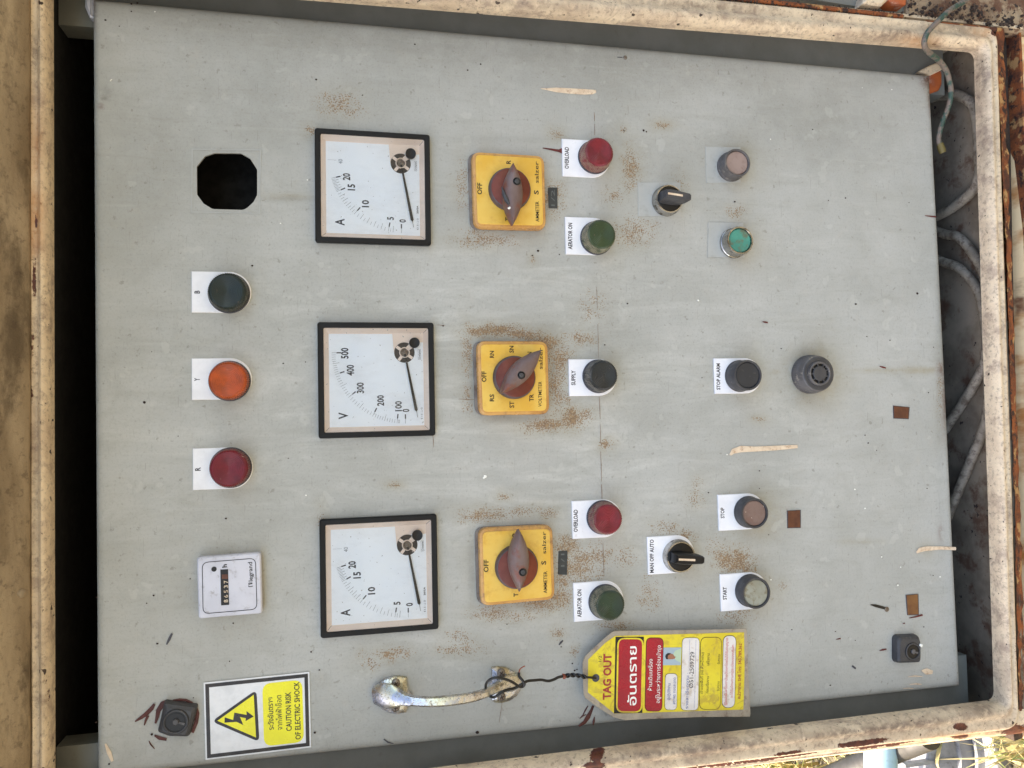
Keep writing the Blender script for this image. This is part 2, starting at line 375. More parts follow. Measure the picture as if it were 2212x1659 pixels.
class MB:
    """collects faces in panel space (mm) and links them as one mesh"""
    def __init__(s): s.v = []; s.f = []; s.mi = []
    def add(s, vs, fs, mi=0):
        o = len(s.v)
        s.v += [tuple(map(float, p)) for p in vs]
        s.f += [tuple(i + o for i in f) for f in fs]
        s.mi += [mi] * len(fs)
        return s
    def stack(s, layers, top=True, bottom=False, closed=True):
        """layers: rings of equal length, from the panel outwards, counter-clockwise seen from outside"""
        n = len(layers[0]); vs = [p for l in layers for p in l]; fs = []
        for k in range(len(layers) - 1):
            for i in range(n if closed else n - 1):
                j = (i + 1) % n
                fs.append((k * n + i, k * n + j, (k + 1) * n + j, (k + 1) * n + i))
        if top: fs.append(tuple((len(layers) - 1) * n + i for i in range(n)))
        if bottom: fs.append(tuple(reversed(range(n))))
        return s.add(vs, fs)
    def lathe(s, c, prof, n=40, ser=None, top=True, axis=None):
        """prof: (radius, h) ; ser=(count, depth) serrates the rings flagged with a third value"""
        L = []
        for pr in prof:
            r, h = pr[0], pr[1]
            ring = []
            for i in range(n):
                a = 2 * math.pi * i / n
                rr = r - (ser if (ser and len(pr) > 2 and i % 2) else 0)
                ring.append((c[0] + rr * math.cos(a), c[1] + rr * math.sin(a), h + (c[2] if len(c) > 2 else 0)))
            L.append(ring)
        return s.stack(L, top)
    def prism(s, pts, h0, h1, bev=0, bottom=False):
        """pts: (u,v) outline, counter-clockwise"""
        pts = ccw(pts)
        L = [[(p[0], p[1], h0) for p in pts]]
        if bev:
            L.append([(p[0], p[1], h1 - bev) for p in pts])
            L.append([(p[0], p[1], h1) for p in inset(pts, bev)])
        else:
            L.append([(p[0], p[1], h1) for p in pts])
        return s.stack(L, True, bottom)
    def tube(s, path, r, n=10, caps=True):
        path = [np.array(p, float) for p in path]
        L = []
        up = np.array([0.13, .2, 1.0])
        for i, p in enumerate(path):
            t = path[min(i + 1, len(path) - 1)] - path[max(i - 1, 0)]
            t /= np.linalg.norm(t) + 1e-9
            x = np.cross(up, t); x /= np.linalg.norm(x) + 1e-9
            y = np.cross(t, x); up = y
            rr = r[i] if isinstance(r, (list, tuple)) else r
            L.append([tuple(p + rr * (math.cos(2 * math.pi * k / n) * x + math.sin(2 * math.pi * k / n) * y)) for k in range(n)])
        return s.stack(L, caps, caps)
    def build(s, name, mat, parent=None, smooth=None, stuff=False, label=None):
        me = bpy.data.meshes.new(name)
        o = parent.o if isinstance(parent, Thing) else (parent['_o'] if parent is not None else (0, 0, 0))
        o = np.array([o[0], o[1], o[2]], float)
        base = np.array(W(o)) if parent is not None else np.zeros(3)
        vs = [tuple(np.array(W(p)) - base) for p in s.v]
        me.from_pydata(vs, [], s.f)
        me.validate()
        if smooth: me.shade_smooth(); me.set_sharp_from_angle(angle=math.radians(smooth))
        ob = bpy.data.objects.new(name, me)
        COL.objects.link(ob)
        mats = mat if isinstance(mat, (list, tuple)) else [mat]
        for m in mats: me.materials.append(MT[m] if isinstance(m, str) else m)
        if len(mats) > 1: me.polygons.foreach_set('material_index', s.mi)
        if parent is not None:
            ob.parent = parent.e if isinstance(parent, Thing) else parent
            ob['_o'] = [float(x) for x in o]
        if stuff: ob['kind'] = 'stuff'
        if label: ob['label'] = label
        return ob
def area(pts): return sum(pts[i][0] * pts[(i + 1) % len(pts)][1] - pts[(i + 1) % len(pts)][0] * pts[i][1] for i in range(len(pts))) / 2
def ccw(pts):
    pts = [(p[0], p[1]) for p in pts]
    return pts if area(pts) > 0 else pts[::-1]
def inset(pts, d):
    n = len(pts); o = []
    for i in range(n):
        a, b, c = np.array(pts[i - 1]), np.array(pts[i]), np.array(pts[(i + 1) % n])
        e1, e2 = b - a, c - b
        e1 = e1 / (np.linalg.norm(e1) + 1e-9); e2 = e2 / (np.linalg.norm(e2) + 1e-9)
        n1, n2 = np.array([-e1[1], e1[0]]), np.array([-e2[1], e2[0]])
        m = n1 + n2
        k = np.dot(m, n1)
        o.append(tuple(b + m * d / max(k, .35)))
    return o
def shrink(pts, d):
    c = np.mean(pts, 0); r = min(np.hypot(*(np.array(p) - c)) for p in pts) * .8
    return [tuple(c + (np.array(p) - c) * (r - d) / r) for p in pts]
def rrect(cu, cv, w, h, r, n=5, rot=0):
    o = []
    for (sx, sy, a0) in ((1, -1, -90), (1, 1, 0), (-1, 1, 90), (-1, -1, 180)):
        for k in range(n + 1):
            a = math.radians(a0 + 90 * k / n)
            o.append((sx * (w / 2 - r) + r * math.cos(a), sy * (h / 2 - r) + r * math.sin(a)))
    c, s_ = math.cos(rot), math.sin(rot)
    return [(cu + x * c - y * s_, cv + x * s_ + y * c) for x, y in o]
def rquad(q, r, n=4):
    """quadrilateral with rounded corners (u,v)"""
    q = ccw(q); o = []
    for i in range(len(q)):
        a, b, c = np.array(q[i - 1]), np.array(q[i]), np.array(q[(i + 1) % len(q)])
        d1 = (a - b) / np.linalg.norm(a - b); d2 = (c - b) / np.linalg.norm(c - b)
        for k in range(n + 1):
            t = k / n
            o.append(tuple(b + d1 * r * (1 - t) ** 2 + d2 * r * t ** 2))
    return o
def UV(pts, h=0): return [P(x, y, h)[:2] for x, y in pts]
def smoothpath(pts, m=6):
    pts = [np.array(p, float) for p in pts]; o = []
    for i in range(len(pts) - 1):
        p0, p1, p2, p3 = pts[max(i - 1, 0)], pts[i], pts[i + 1], pts[min(i + 2, len(pts) - 1)]
        for k in range(m):
            t = k / m
            o.append(.5 * ((2 * p1) + (-p0 + p2) * t + (2 * p0 - 5 * p1 + 4 * p2 - p3) * t * t + (-p0 + 3 * p1 - 3 * p2 + p3) * t ** 3))
    o.append(pts[-1])
    return o

_tc = {}
def glyphs(s, bold):
    k = (s, bold)
    if k not in _tc:
        cu = bpy.data.curves.new('t', 'FONT')
        cu.body = s; cu.size = 1; cu.resolution_u = 2; cu.offset = bold
        o = bpy.data.objects.new('t', cu)
        COL.objects.link(o)
        dg = bpy.context.evaluated_depsgraph_get()
        me = bpy.data.meshes.new_from_object(o.evaluated_get(dg))
        _tc[k] = (np.array([v.co[:2] for v in me.vertices]).reshape(-1, 2), [tuple(p.vertices) for p in me.polygons])
        bpy.data.objects.remove(o); bpy.data.curves.remove(cu); bpy.data.meshes.remove(me)
    return _tc[k]
def write(mb, s, p0, p1, cap, h, bold=.0, fit=True):
    """lettering from p0 to p1 ((u,v) along the middle of the capitals), capitals cap mm high"""
    vs, fs = glyphs(s, bold)
    p0, p1 = np.array(p0[:2], float), np.array(p1[:2], float)
    L = np.linalg.norm(p1 - p0); d = (p1 - p0) / L; nn = np.array([-d[1], d[0]])
    x0, x1 = vs[:, 0].min(), vs[:, 0].max()
    sx = L / (x1 - x0); sy = cap / .7
    q = p0 + np.outer((vs[:, 0] - x0) * sx, d) + np.outer((vs[:, 1] - .345) * sy, nn)
    mb.add([(a, b, h) for a, b in q], fs)
def writeD(mb, s, d0, d1, capmm, h, bold=.0):
    write(mb, s, P(d0[0], d0[1], h), P(d1[0], d1[1], h), capmm, h, bold)
def line(mb, a, b, w, h):
    a, b = np.array(a[:2], float), np.array(b[:2], float)
    d = (b - a) / (np.linalg.norm(b - a) + 1e-9); nn = np.array([-d[1], d[0]]) * w / 2
    mb.add([(*(a - nn), h), (*(b - nn), h), (*(b + nn), h), (*(a + nn), h)], [(0, 1, 2, 3)])
def band(mb, outer, inner, h):
    n = len(outer)
    mb.add([(p[0], p[1], h) for p in outer] + [(p[0], p[1], h) for p in inner], [(i, (i + 1) % n, n + (i + 1) % n, n + i) for i in range(n)])

# ------------------------------------------------------------------ wear and painted light measured on the photograph -> vertex attributes
def paint(ob, layers):
    """layers: {attribute: [(x, y, rx, ry, strength[, angle])...]}; carries rust, stains, grime, other darker tone and painted centre light"""
    me = ob.data
    n = len(me.vertices)
    co = np.empty(n * 3); me.vertices.foreach_get('co', co); co = co.reshape(-1, 3)
    base = np.array(W(np.array(list(ob['_o'])))) if ob.parent else 0
    co = co + base
    X, Y = to_px(co[:, 0] * 1000, (co[:, 2] - ZC) * 1000, -co[:, 1] * 1000)
    for name in ('rust', 'halo', 'dark', 'centre_light', 'brown'):
        a = np.zeros(n)
        for e in layers.get(name, []):
            x, y, rx, ry, st = e[:5]
            an = math.radians(e[5]) if len(e) > 5 else 0
            dx, dy = X - x, Y - y
            ex = (dx * math.cos(an) + dy * math.sin(an)) / rx
            ey = (-dx * math.sin(an) + dy * math.cos(an)) / ry
            a = np.maximum(a, st * np.exp(-(ex ** 2 + ey ** 2) * .9))
        at = me.attributes.new(name, 'FLOAT', 'POINT')
        at.data.foreach_set('value', a.astype(np.float32))

# =================================================================== THE CABINET
FR = 34       # height of the door frame over the control panel
cab = Thing('electrical_cabinet', 'weathered cream steel cabinet with rusty rounded door frame round the grey control panel', 'cabinet', (0, -430, -120))

def frame_loop(corners, r, h, nside=420, nc=8):
    q = [np.array(P(x, y, h)[:2]) for x, y in corners]      # order: corner list
    o = []
    for i in range(4):
        a, b, c, d = q[i - 1], q[i], q[(i + 1) % 4], q[(i + 2) % 4]
        d1 = (a - b) / np.linalg.norm(a - b); d2 = (c - b) / np.linalg.norm(c - b)
        for k in range(nc + 1):
            t = k / nc
            o.append(b + d1 * r * (1 - t) ** 2 + d2 * r * t ** 2)
        e0 = b + d2 * r; e1 = c + (b - c) / np.linalg.norm(b - c) * r
        for k in range(1, nside): o.append(e0 + (e1 - e0) * k / nside)
    return o
# photograph corners of the frame opening and of its outer edge: bottom-left, bottom-right, top-right, top-left of the picture
INN = [(120, 1757), (2147, 1511), (2103, 114), (116, -42)]
OUT = [(66, 1830), (2202, 1575), (2154, 60), (62, -155)]
li, lo = frame_loop(INN, 9, FR - 13), frame_loop(OUT, 16, FR)
if area(li) < 0: li, lo = li[::-1], lo[::-1]
prof = [(0, -13), (0, -9), (-.02, -5), (.02, -1.5), (.09, 1.5), (.18, 3.2), (.28, 3.8), (.38, 3.0), (.47, 1.2), (.56, -.4), (.66, -.6), (.76, .4), (.86, .9), (.95, .2), (1.0, -2), (1.0, -16)]
mb = MB()
rnd = np.random.RandomState(3)
wob = np.convolve(rnd.randn(len(li) + 80), np.ones(60) / 60, 'same')[40:40 + len(li)] * 2.4
L = []
for t, dh in prof:
    L.append([(*(a + (b - a) * t + (b - a) / np.linalg.norm(b - a) * wob[i] * .35 * (t > .5)), FR + dh + wob[i] * .3) for i, (a, b) in enumerate(zip(li, lo))])
mb.stack(L[::-1], False)
fr_ob = mb.build('door_frame', 'cream', cab, smooth=50)
paint(fr_ob, {
 'rust': [(78, 480, 5, 30, .6), (74, 600, 7, 60, .55), (70, 760, 6, 60, .5), (105, 1500, 8, 25, .5), (70, 850, 5, 40, .5), (1290, 1630, 22, 16, .8, -60), (1284, 1655, 26, 10, .85),
          (1860, 1605, 75, 9, .7, -7), (1700, 1627, 60, 6, .6, -7), (2075, 1570, 20, 10, .8), (2170, 420, 3, 60, .5), (2190, 900, 4, 80, .55), (2198, 1180, 4, 60, .6), (2150, 70, 12, 10, .7), (2196, 1400, 4, 60, .5)],
 'halo': [(80, 330, 12, 90, .6), (78, 470, 16, 90, .8), (2185, 600, 6, 200, .6), (2120, 70, 25, 12, .6), (1985, 92, 40, 14, .7), (2060, 1592, 90, 10, .7, -6)],
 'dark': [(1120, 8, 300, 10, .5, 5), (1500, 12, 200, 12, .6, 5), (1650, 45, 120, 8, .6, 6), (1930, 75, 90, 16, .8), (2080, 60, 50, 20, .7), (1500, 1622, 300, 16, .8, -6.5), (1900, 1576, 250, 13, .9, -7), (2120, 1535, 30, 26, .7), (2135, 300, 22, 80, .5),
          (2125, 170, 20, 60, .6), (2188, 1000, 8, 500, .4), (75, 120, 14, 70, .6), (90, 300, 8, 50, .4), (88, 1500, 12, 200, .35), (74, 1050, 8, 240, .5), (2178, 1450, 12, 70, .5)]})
# cream folds of the cabinet shell behind the frame
def fold(name, a, b, h0, h1, mat, par=cab, n=1):
    """a wall from photograph line a-b at height h0, straight back to h1"""
    pa, pb = P(*a, h0), P(*b, h0)
    m = MB()
    m.add([(pa[0], pa[1], h0), (pb[0], pb[1], h0), (pb[0], pb[1], h1), (pa[0], pa[1], h1)], [(0, 1, 2, 3)])
    return m.build(name, mat, par)
def slab(name, pts, mat, par):
    """closed box from 4 front points (u,v,h) pushed back by th"""
    m = MB(); th = 3
    q = ccw(pts); h = pts[0][2]
    m.stack([[(x, y, h - th) for x, y in q], [(x, y, h) for x, y in q]], True, True)
    return m.build(name, mat, par)
VF = P(2128, 800, FR - 13)[1] - 18          # height of the cabinet floor
VT = P(105, 800, FR - 13)[1] + 6
UR = P(1600, 52, FR - 13)[0] + 8           # world-right side of the picture's top
UL = P(1600, 1592, FR - 13)[0] - 8
BACK = -240
def box(m, u0, u1, v0, v1, h0, h1, mi=0):
    u0, u1 = sorted((u0, u1)); v0, v1 = sorted((v0, v1)); h0, h1 = sorted((h0, h1))
    vs = [(u, v, h) for h in (h0, h1) for v in (v0, v1) for u in (u0, u1)]
    fs = [(0, 2, 3, 1), (4, 5, 7, 6), (0, 1, 5, 4), (2, 6, 7, 3), (0, 4, 6, 2), (1, 3, 7, 5)]
    return m.add(vs, fs, mi)
OUR, OUL = P(1600, 5, FR)[0] + 4, P(1600, 1655, FR)[0] - 8
m = MB(); box(m, UL - 12, UR + 12, VF - 3, VF, BACK, FR - 6); m.build('floor_plate', 'floor', cab)
m = MB(); box(m, UL - 12, UR + 12, VT, VT + 3, BACK, FR - 6); m.build('top_plate', 'shade_inside', cab)
m = MB(); box(m, UR + 12, UR + 15, VF - 40, VT + 30, BACK, FR - 8); m.build('side_wall', 'cream', cab)
m = MB(); box(m, UL - 15, UL - 12, VF - 40, VT + 30, BACK, FR - 8); m.build('side_wall', 'cream', cab)
m = MB(); box(m, UL - 15, UR + 15, VF - 40, VT + 30, BACK - 3, BACK); m.build('back_wall', 'shade_inside', cab)
m = MB(); box(m, UL - 12, UR + 12, VF - 40, VF - 37, BACK, FR - 10); m.build('base_plate', 'rust', cab)
# outer edge of the cabinet on the side towards the grass
o1 = [(900, 1722), (1555, 1638), (2120, 1570), (2190, 1560), (2260, 1551)]
o2 = [(900, 1745), (1555, 1662), (2120, 1594), (2190, 1586), (2260, 1577)]
m = MB(); n_ = 420
def lerp_path(pts, n):
    pts = np.array(pts, float); d = np.r_[0, np.cumsum(np.hypot(*np.diff(pts, axis=0).T))]
    s = np.linspace(0, d[-1], n)
    return np.stack([np.interp(s, d, pts[:, 0]), np.interp(s, d, pts[:, 1])], 1)
A_, B_ = lerp_path(o1, n_), lerp_path(o2, n_)
rows = []
for k, (t, h) in enumerate([(-1.0, FR - 5), (-.6, FR - 3.6), (-.3, FR - 3), (-.1, FR - 3.2), (.1, FR - 3.6), (.25, FR - 4.2), (.4, FR - 5), (.55, FR - 5.8), (.7, FR - 7), (.85, FR - 9), (1, FR - 14), (1.02, FR - 60)]):
    row = []
    for i in range(n_):
        p = A_[i] + (B_[i] - A_[i]) * t
        hh = max(h, FR - 14)
        q = P(p[0], p[1], hh)
        row.append((q[0], q[1], h))
    rows.append(row)
vs = [p for r_ in rows for p in r_]
fs = [(k * n_ + i, k * n_ + i + 1, (k + 1) * n_ + i + 1, (k + 1) * n_ + i) for k in range(len(rows) - 1) for i in range(n_ - 1)]
m.add(vs, fs)
so = m.build('side_edge', 'cream', cab, smooth=60)
LN = [(1475, 1660), (1563, 1652), (1600, 1647), (1648, 1642), (1690, 1634), (1727, 1630), (1770, 1622), (1812, 1615), (1870, 1609), (1930, 1609), (1974, 1598), (2010, 1590), (2032, 1586), (2060, 1584)]
LE = [(p[0], p[1] + 1.5 * math.sin(k * 2.1), 5, 1.6 + 1.2 * (math.sin(k * 1.3) > .2), .85) for k, p in enumerate(lerp_path(LN, 150))]
paint(so, {'rust': LE + [(1880, 1607, 52, 9, .95, -7), (2073, 1589, 20, 8, .95), (1290, 1660, 30, 14, .8), (1880, 1604, 50, 14, .85, -7), (1790, 1616, 60, 5, .75, -7), (1700, 1630, 60, 5, .7, -7), (2052, 1577, 26, 9, .85), (1980, 1588, 60, 2.5, .8, -7), (2190, 1578, 50, 22, .6), (1560, 1645, 60, 4, .6, -7)],
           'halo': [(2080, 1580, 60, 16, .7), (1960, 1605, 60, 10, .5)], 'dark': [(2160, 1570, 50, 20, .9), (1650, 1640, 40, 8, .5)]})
# rear flanges that the control panel closes against, one each side
FH = -12
u_r = P(150, 55, FH)[0]; u_l = P(150, 1611, FH)[0]
pr, pl = P(2037, 120, FH)[1], P(2091, 1500, FH)[1]
m = MB(); box(m, u_r, UR + 11.5, pr, VT - 1, FH - 3, FH); m.build('side_flange', 'grey_inner', cab)
m = MB(); box(m, UL - 11.5, u_l, pl, VT - 1, FH - 3, FH); m.build('side_flange', 'grey_inner', cab)
m = MB(); box(m, u_r, u_r + 2, pr, VT - 1, FH - 22, FH - 3.2); m.build('flange_return', 'grey_inner', cab)
m = MB(); box(m, u_l - 2, u_l, pl, VT - 1, FH - 22, FH - 3.2); m.build('flange_return', 'grey_inner', cab)
m = MB()
box(m, UL, UR, P(2000, 800, -60)[1], P(300, 800, -60)[1], -75, -60); m.build('mounting_plate', 'shade_inside', cab)

# rusty bottom edge and ledge below the frame (right-hand edge of the picture)
m = MB()
st = lerp_path([(2151, 60), (2174, 553), (2192, 1106), (2203, 1575)], 90)
en = lerp_path([(2168, 62), (2184, 553), (2204, 1106), (2216, 1575)], 90)
rnd = np.random.RandomState(5)
rows = [[], [], [], []]
for i in range(90):
    j = rnd.randn() * 1.4
    for k, (t, h) in enumerate([(0, FR - 4), (.35, FR - 5), (1, FR - 8), (1.05, FR - 30)]):
        p = st[i] + (en[i] - st[i]) * t
        q = P(p[0] + (j if k > 1 else 0), p[1], max(h, FR - 8))
        rows[k].append((q[0], q[1], h + rnd.randn() * .5))
vs = [p for r_ in rows for p in r_]
m.add(vs, [(k * 90 + i, (k + 1) * 90 + i, (k + 1) * 90 + i + 1, k * 90 + i + 1) for k in range(3) for i in range(89)])
m.build('rusty_edge', 'rust', cab, smooth=40)
m = MB()
q = [P(2193, 120, 16), P(2222, 1570, 16)]
vtop = [P(2188, 100, 12), P(2206, 700, 12), P(2210, 1430, 12)]
vs = []; vd = []
for (x, y) in lerp_path([(2187, 60), (2196, 553), (2209, 1106), (2218, 1600)], 20):
    p = P(x, y, 14)
    vd += [(p[0], min(p[1] + 20, VF - 5), -34), (p[0], min(p[1] + 14, VF - 5), FR - 22), (p[0], p[1] - 1.5, 8)]
    vs += [(p[0], p[1] - 1, 6), (p[0], p[1] - 1.5, 12), (p[0], p[1] - 4, 18), (p[0], p[1] - 80, 26), (p[0], p[1] - 82, -40)]
m.add(vs, [(i * 5 + k, i * 5 + k + 1, i * 5 + 6 + k, i * 5 + 5 + k) for i in range(19) for k in range(4)])
m.build('bottom_ledge', 'ledge', cab, smooth=40)
m = MB(); m.add(vd, [(i * 3 + k, i * 3 + k + 1, i * 3 + 4 + k, i * 3 + 3 + k) for i in range(19) for k in range(2)]); m.build('ledge_gap_shade', 'crumb', cab)  # crumbly dirt colour that also paints shade into the recess
# canopy over the cabinet (left-hand edge of the picture), its underside seen from below
m = MB(); nx = 40
hood_rows = [(70, FR - 6), (66, FR + 1), (61, FR + 5), (20, FR + 16), (-40, FR + 34), (-260, FR + 110), (-700, FR + 190)]
vs = []
for (x, h) in hood_rows:
    a, b = P(x, -500, h), P(x, 2150, h)
    for i in range(nx + 1):
        t = i / nx
        vs.append((a[0] + (b[0] - a[0]) * t, a[1] + (b[1] - a[1]) * t, h + 1.2 * math.sin(i * 1.7)))
w_ = nx + 1
m.add(vs, [(k * w_ + i, k * w_ + i + 1, (k + 1) * w_ + i + 1, (k + 1) * w_ + i) for k in range(len(hood_rows) - 1) for i in range(nx)])
hd = m.build('rain_canopy', 'hood', cab, smooth=60)
bo = P(46, 1281, FR + 9)
m = MB(); m.lathe((bo[0], bo[1], FR + 6), [(3.4, 0), (3.2, 4), (2, 5.6), (0.5, 6)], 14); m.build('bolt', 'hood', cab, smooth=40)
# lug and hinge bracket of the control panel
lp = lambda pts, h: UV(pts, h)
m = MB(); m.prism(UV([(2006, 160), (2018, 150), (2030, 142), (2036, 160), (2036, 182), (2030, 194), (2014, 200), (2006, 198)], -8), -26, -8, 1.5); m.build('hinge_lug', 'lug', cab, smooth=30)
m = MB(); m.prism(UV([(1984, 154), (2010, 140), (2033, 132), (2036, 150), (2012, 162)], -6), -11, -6, 1); m.build('hinge_lug', 'cream', cab, smooth=30)
m = MB(); m.prism(UV([(184, -20), (182, 12), (192, 35), (201, 36), (201, -20)], -4), -20, -4, 2); m.build('hinge_lug', 'whitegrey', cab, smooth=30)
# hinge parts, weather strip and rusty corner outside the frame (top of the picture)
m = MB()
a, b = P(1550, -8, FR - 2), P(1948, 36, FR - 2); c_, d_ = P(2000, 50, FR - 2), P(2150, 65, FR - 2)
m.tube([a, b], 2.2, 8); m.tube([c_, d_], 2.6, 8)
m.build('weather_strip', 'rust', cab, smooth=50, stuff=True)
m = MB(); rnd = np.random.RandomState(9)
for i in range(700):
    t = rnd.rand(); x = 1540 + t * 420; y = -6 + t * 42 + rnd.randn() * 4 - 2
    p = P(x, y, FR); s_ = .2 + rnd.rand() ** 2 * 1.1
    m.lathe((p[0], p[1], FR - 3 + rnd.rand() * 2), [(s_, 0), (s_ * .8, s_), (s_ * .2, s_ * 1.3)], 5)
for i in range(330):
    x = 1960 + rnd.rand() * 250; y = (x - 1960) * .12 + 30 - rnd.rand() ** 2 * 40
    p = P(x, y, FR - 6); s_ = .3 + rnd.rand() ** 3 * 1.8
    m.lathe((p[0], p[1], FR - 8 + rnd.rand() * 3), [(s_, 0), (s_ * .8, s_), (s_ * .2, s_ * 1.3)], 5)
m.build('dirt_crumbs', 'crumb', cab, stuff=True)
m = MB(); m.prism(UV([(1960, -60), (1960, 36), (2150, 64), (2212, 72), (2260, 76), (2260, -60)], FR - 9), FR - 20, FR - 9, 2); m.build('corner_plate', 'grime', cab, smooth=30)
m = MB(); m.prism(UV([(1870, -14), (1866, 6), (1906, 12), (1920, -2), (1922, -14)], FR), FR - 14, FR, 2); m.build('hinge_leaf', 'cream', cab, smooth=30)
m = MB(); m.prism(UV([(1922, -14), (1920, 0), (1930, 6), (1958, 9), (1960, -14)], FR), FR - 14, FR + 1, 2); m.build('hinge_leaf', 'lug', cab, smooth=30)

# opened outer door: its grey inside seen beyond the frame
door = Thing('cabinet_door', 'swung open cabinet door, a sliver of its grey inside beyond the hinged frame edge', 'door', P(1500, -20, FR - 10))
m = MB()
q = [P(100, -260, FR - 14), P(1960, 26, FR - 14)]
m.stack([[(q[0][0] - 2, q[0][1], FR - 30), (q[1][0] - 2, q[1][1], FR - 30), (q[1][0] + 300, q[1][1], FR - 30), (q[0][0] + 300, q[0][1], FR - 30)][::1],
         [(q[0][0] - 2, q[0][1], FR - 14), (q[1][0] - 2, q[1][1], FR - 14), (q[1][0] + 300, q[1][1], FR - 14), (q[0][0] + 300, q[0][1], FR - 14)]], True, True)
m.build('door_sheet', 'grey_inner', door)

# =================================================================== CONTROL PANEL
pan = Thing('control_panel', 'grey enamelled control panel with rust speckles, filling the cabinet opening', 'panel', (0, -60, 0))
Q = [np.array(P(*c)[:2]) for c in ((208, 1682), (2078, 1484), (2012, 160), (198, -6))]   # left-top.. in picture: BL, BR, TR, TL
pBL, pBR, pTR, pTL = Q          # BL picture = world top-left ; BR = world bottom-left ; TR = world bottom-right ; TL = world top-right
NU, NV = 250, 310
hole = [(425, 360), (443, 337), (463, 330.5), (520, 331), (540, 342), (555.5, 366), (555.5, 421), (548, 436), (534, 449), (525, 453.5), (459, 451.5), (440, 440), (425.5, 420)]
HO = ccw(UV(hole))
hu0, hu1 = min(p[0] for p in HO) - 2, max(p[0] for p in HO) + 2
hv0, hv1 = min(p[1] for p in HO) - 2, max(p[1] for p in HO) + 2
bend = [(0, 0), (1.4, 0.08), (2.9, .35), (4.4, .95), (5.6, 1.9), (6.4, 3.1), (6.9, 4.6), (7.0, 6.0), (7.0, 10.5)]   # (outward, back) of the folded rim
def quadpt(s, t):  # s: world left->right 0..1, t: world bottom->top
    l = pBR + (pBL - pBR) * t; r = pTR + (pTL - pTR) * t
    return l + (r - l) * s
ss = list(np.linspace(0, 1, NU)); tt = list(np.linspace(0, 1, NV))
grid = np.zeros((NV, NU, 3))
INS = 7.0
for j, t in enumerate(tt):
    for i, s in enumerate(ss):
        p = quadpt(s, t); grid[j, i, :2] = p
# inset so that the bend reaches the true outline
cen = grid[:, :, :2].mean((0, 1))
wid = np.linalg.norm(pTR - pBR); hei = np.linalg.norm(pBL - pBR)
for j, t in enumerate(tt):
    for i, s in enumerate(ss):
        grid[j, i, 0] += INS * (1 - 2 * s); grid[j, i, 1] += INS * (1 - 2 * t)
# slight waviness of thin sheet
g_u, g_v = grid[:, :, 0], grid[:, :, 1]
grid[:, :, 2] = .35 * np.sin(g_u / 90 + 1) * np.sin(g_v / 110) 
# snap grid lines to the hole's surrounding rectangle
ci0 = int(np.argmin(abs(grid[200, :, 0] - hu0))); ci1 = int(np.argmin(abs(grid[200, :, 0] - hu1)))
cj0 = int(np.argmin(abs(grid[:, 125, 1] - hv0))); cj1 = int(np.argmin(abs(grid[:, 125, 1] - hv1)))
ci0 -= 1; ci1 += 1; cj0 -= 1; cj1 += 1
m = MB()
vs = [tuple(grid[j, i]) for j in range(NV) for i in range(NU)]
fs = [(j * NU + i, j * NU + i + 1, (j + 1) * NU + i + 1, (j + 1) * NU + i) for j in range(NV - 1) for i in range(NU - 1) if not (cj0 <= j < cj1 and ci0 <= i < ci1)]
# ring between the rectangle and the cut-out
per = [(cj0, i) for i in range(ci0, ci1)] + [(j, ci1) for j in range(cj0, cj1)] + [(cj1, i) for i in range(ci1, ci0, -1)] + [(j, ci0) for j in range(cj1, cj0, -1)]
HC = np.mean(HO, 0)
def hole_at(ang):
    d = np.array([math.cos(ang), math.sin(ang)])
    best = None
    for a, b in zip(HO, HO[1:] + HO[:1]):
        a = np.array(a) - HC; b = np.array(b) - HC; e = b - a
        det = d[0] * (-e[1]) + e[0] * d[1]
        if abs(det) < 1e-9: continue
        t = (a[0] * (-e[1]) + e[0] * a[1]) / det
        s = (d[0] * a[1] - d[1] * a[0]) / det
        if t > 0 and -1e-6 <= s <= 1 + 1e-6: best = t
    return HC + d * best
base_i = len(vs); ring = []
for (j, i) in per:
    g = grid[j, i]; a = math.atan2(g[1] - HC[1], g[0] - HC[0]); hp = hole_at(a)
    ring.append((hp[0], hp[1], 0))
vs += ring; vs += [(p[0], p[1], -2) for p in ring]; np_ = len(ring)
for k in range(np_):
    k2 = (k + 1) % np_
    (j, i), (j2, i2) = per[k], per[k2]
    fs.append((j * NU + i, j2 * NU + i2, base_i + k2, base_i + k))
    fs.append((base_i + k, base_i + k2, base_i + np_ + k2, base_i + np_ + k))
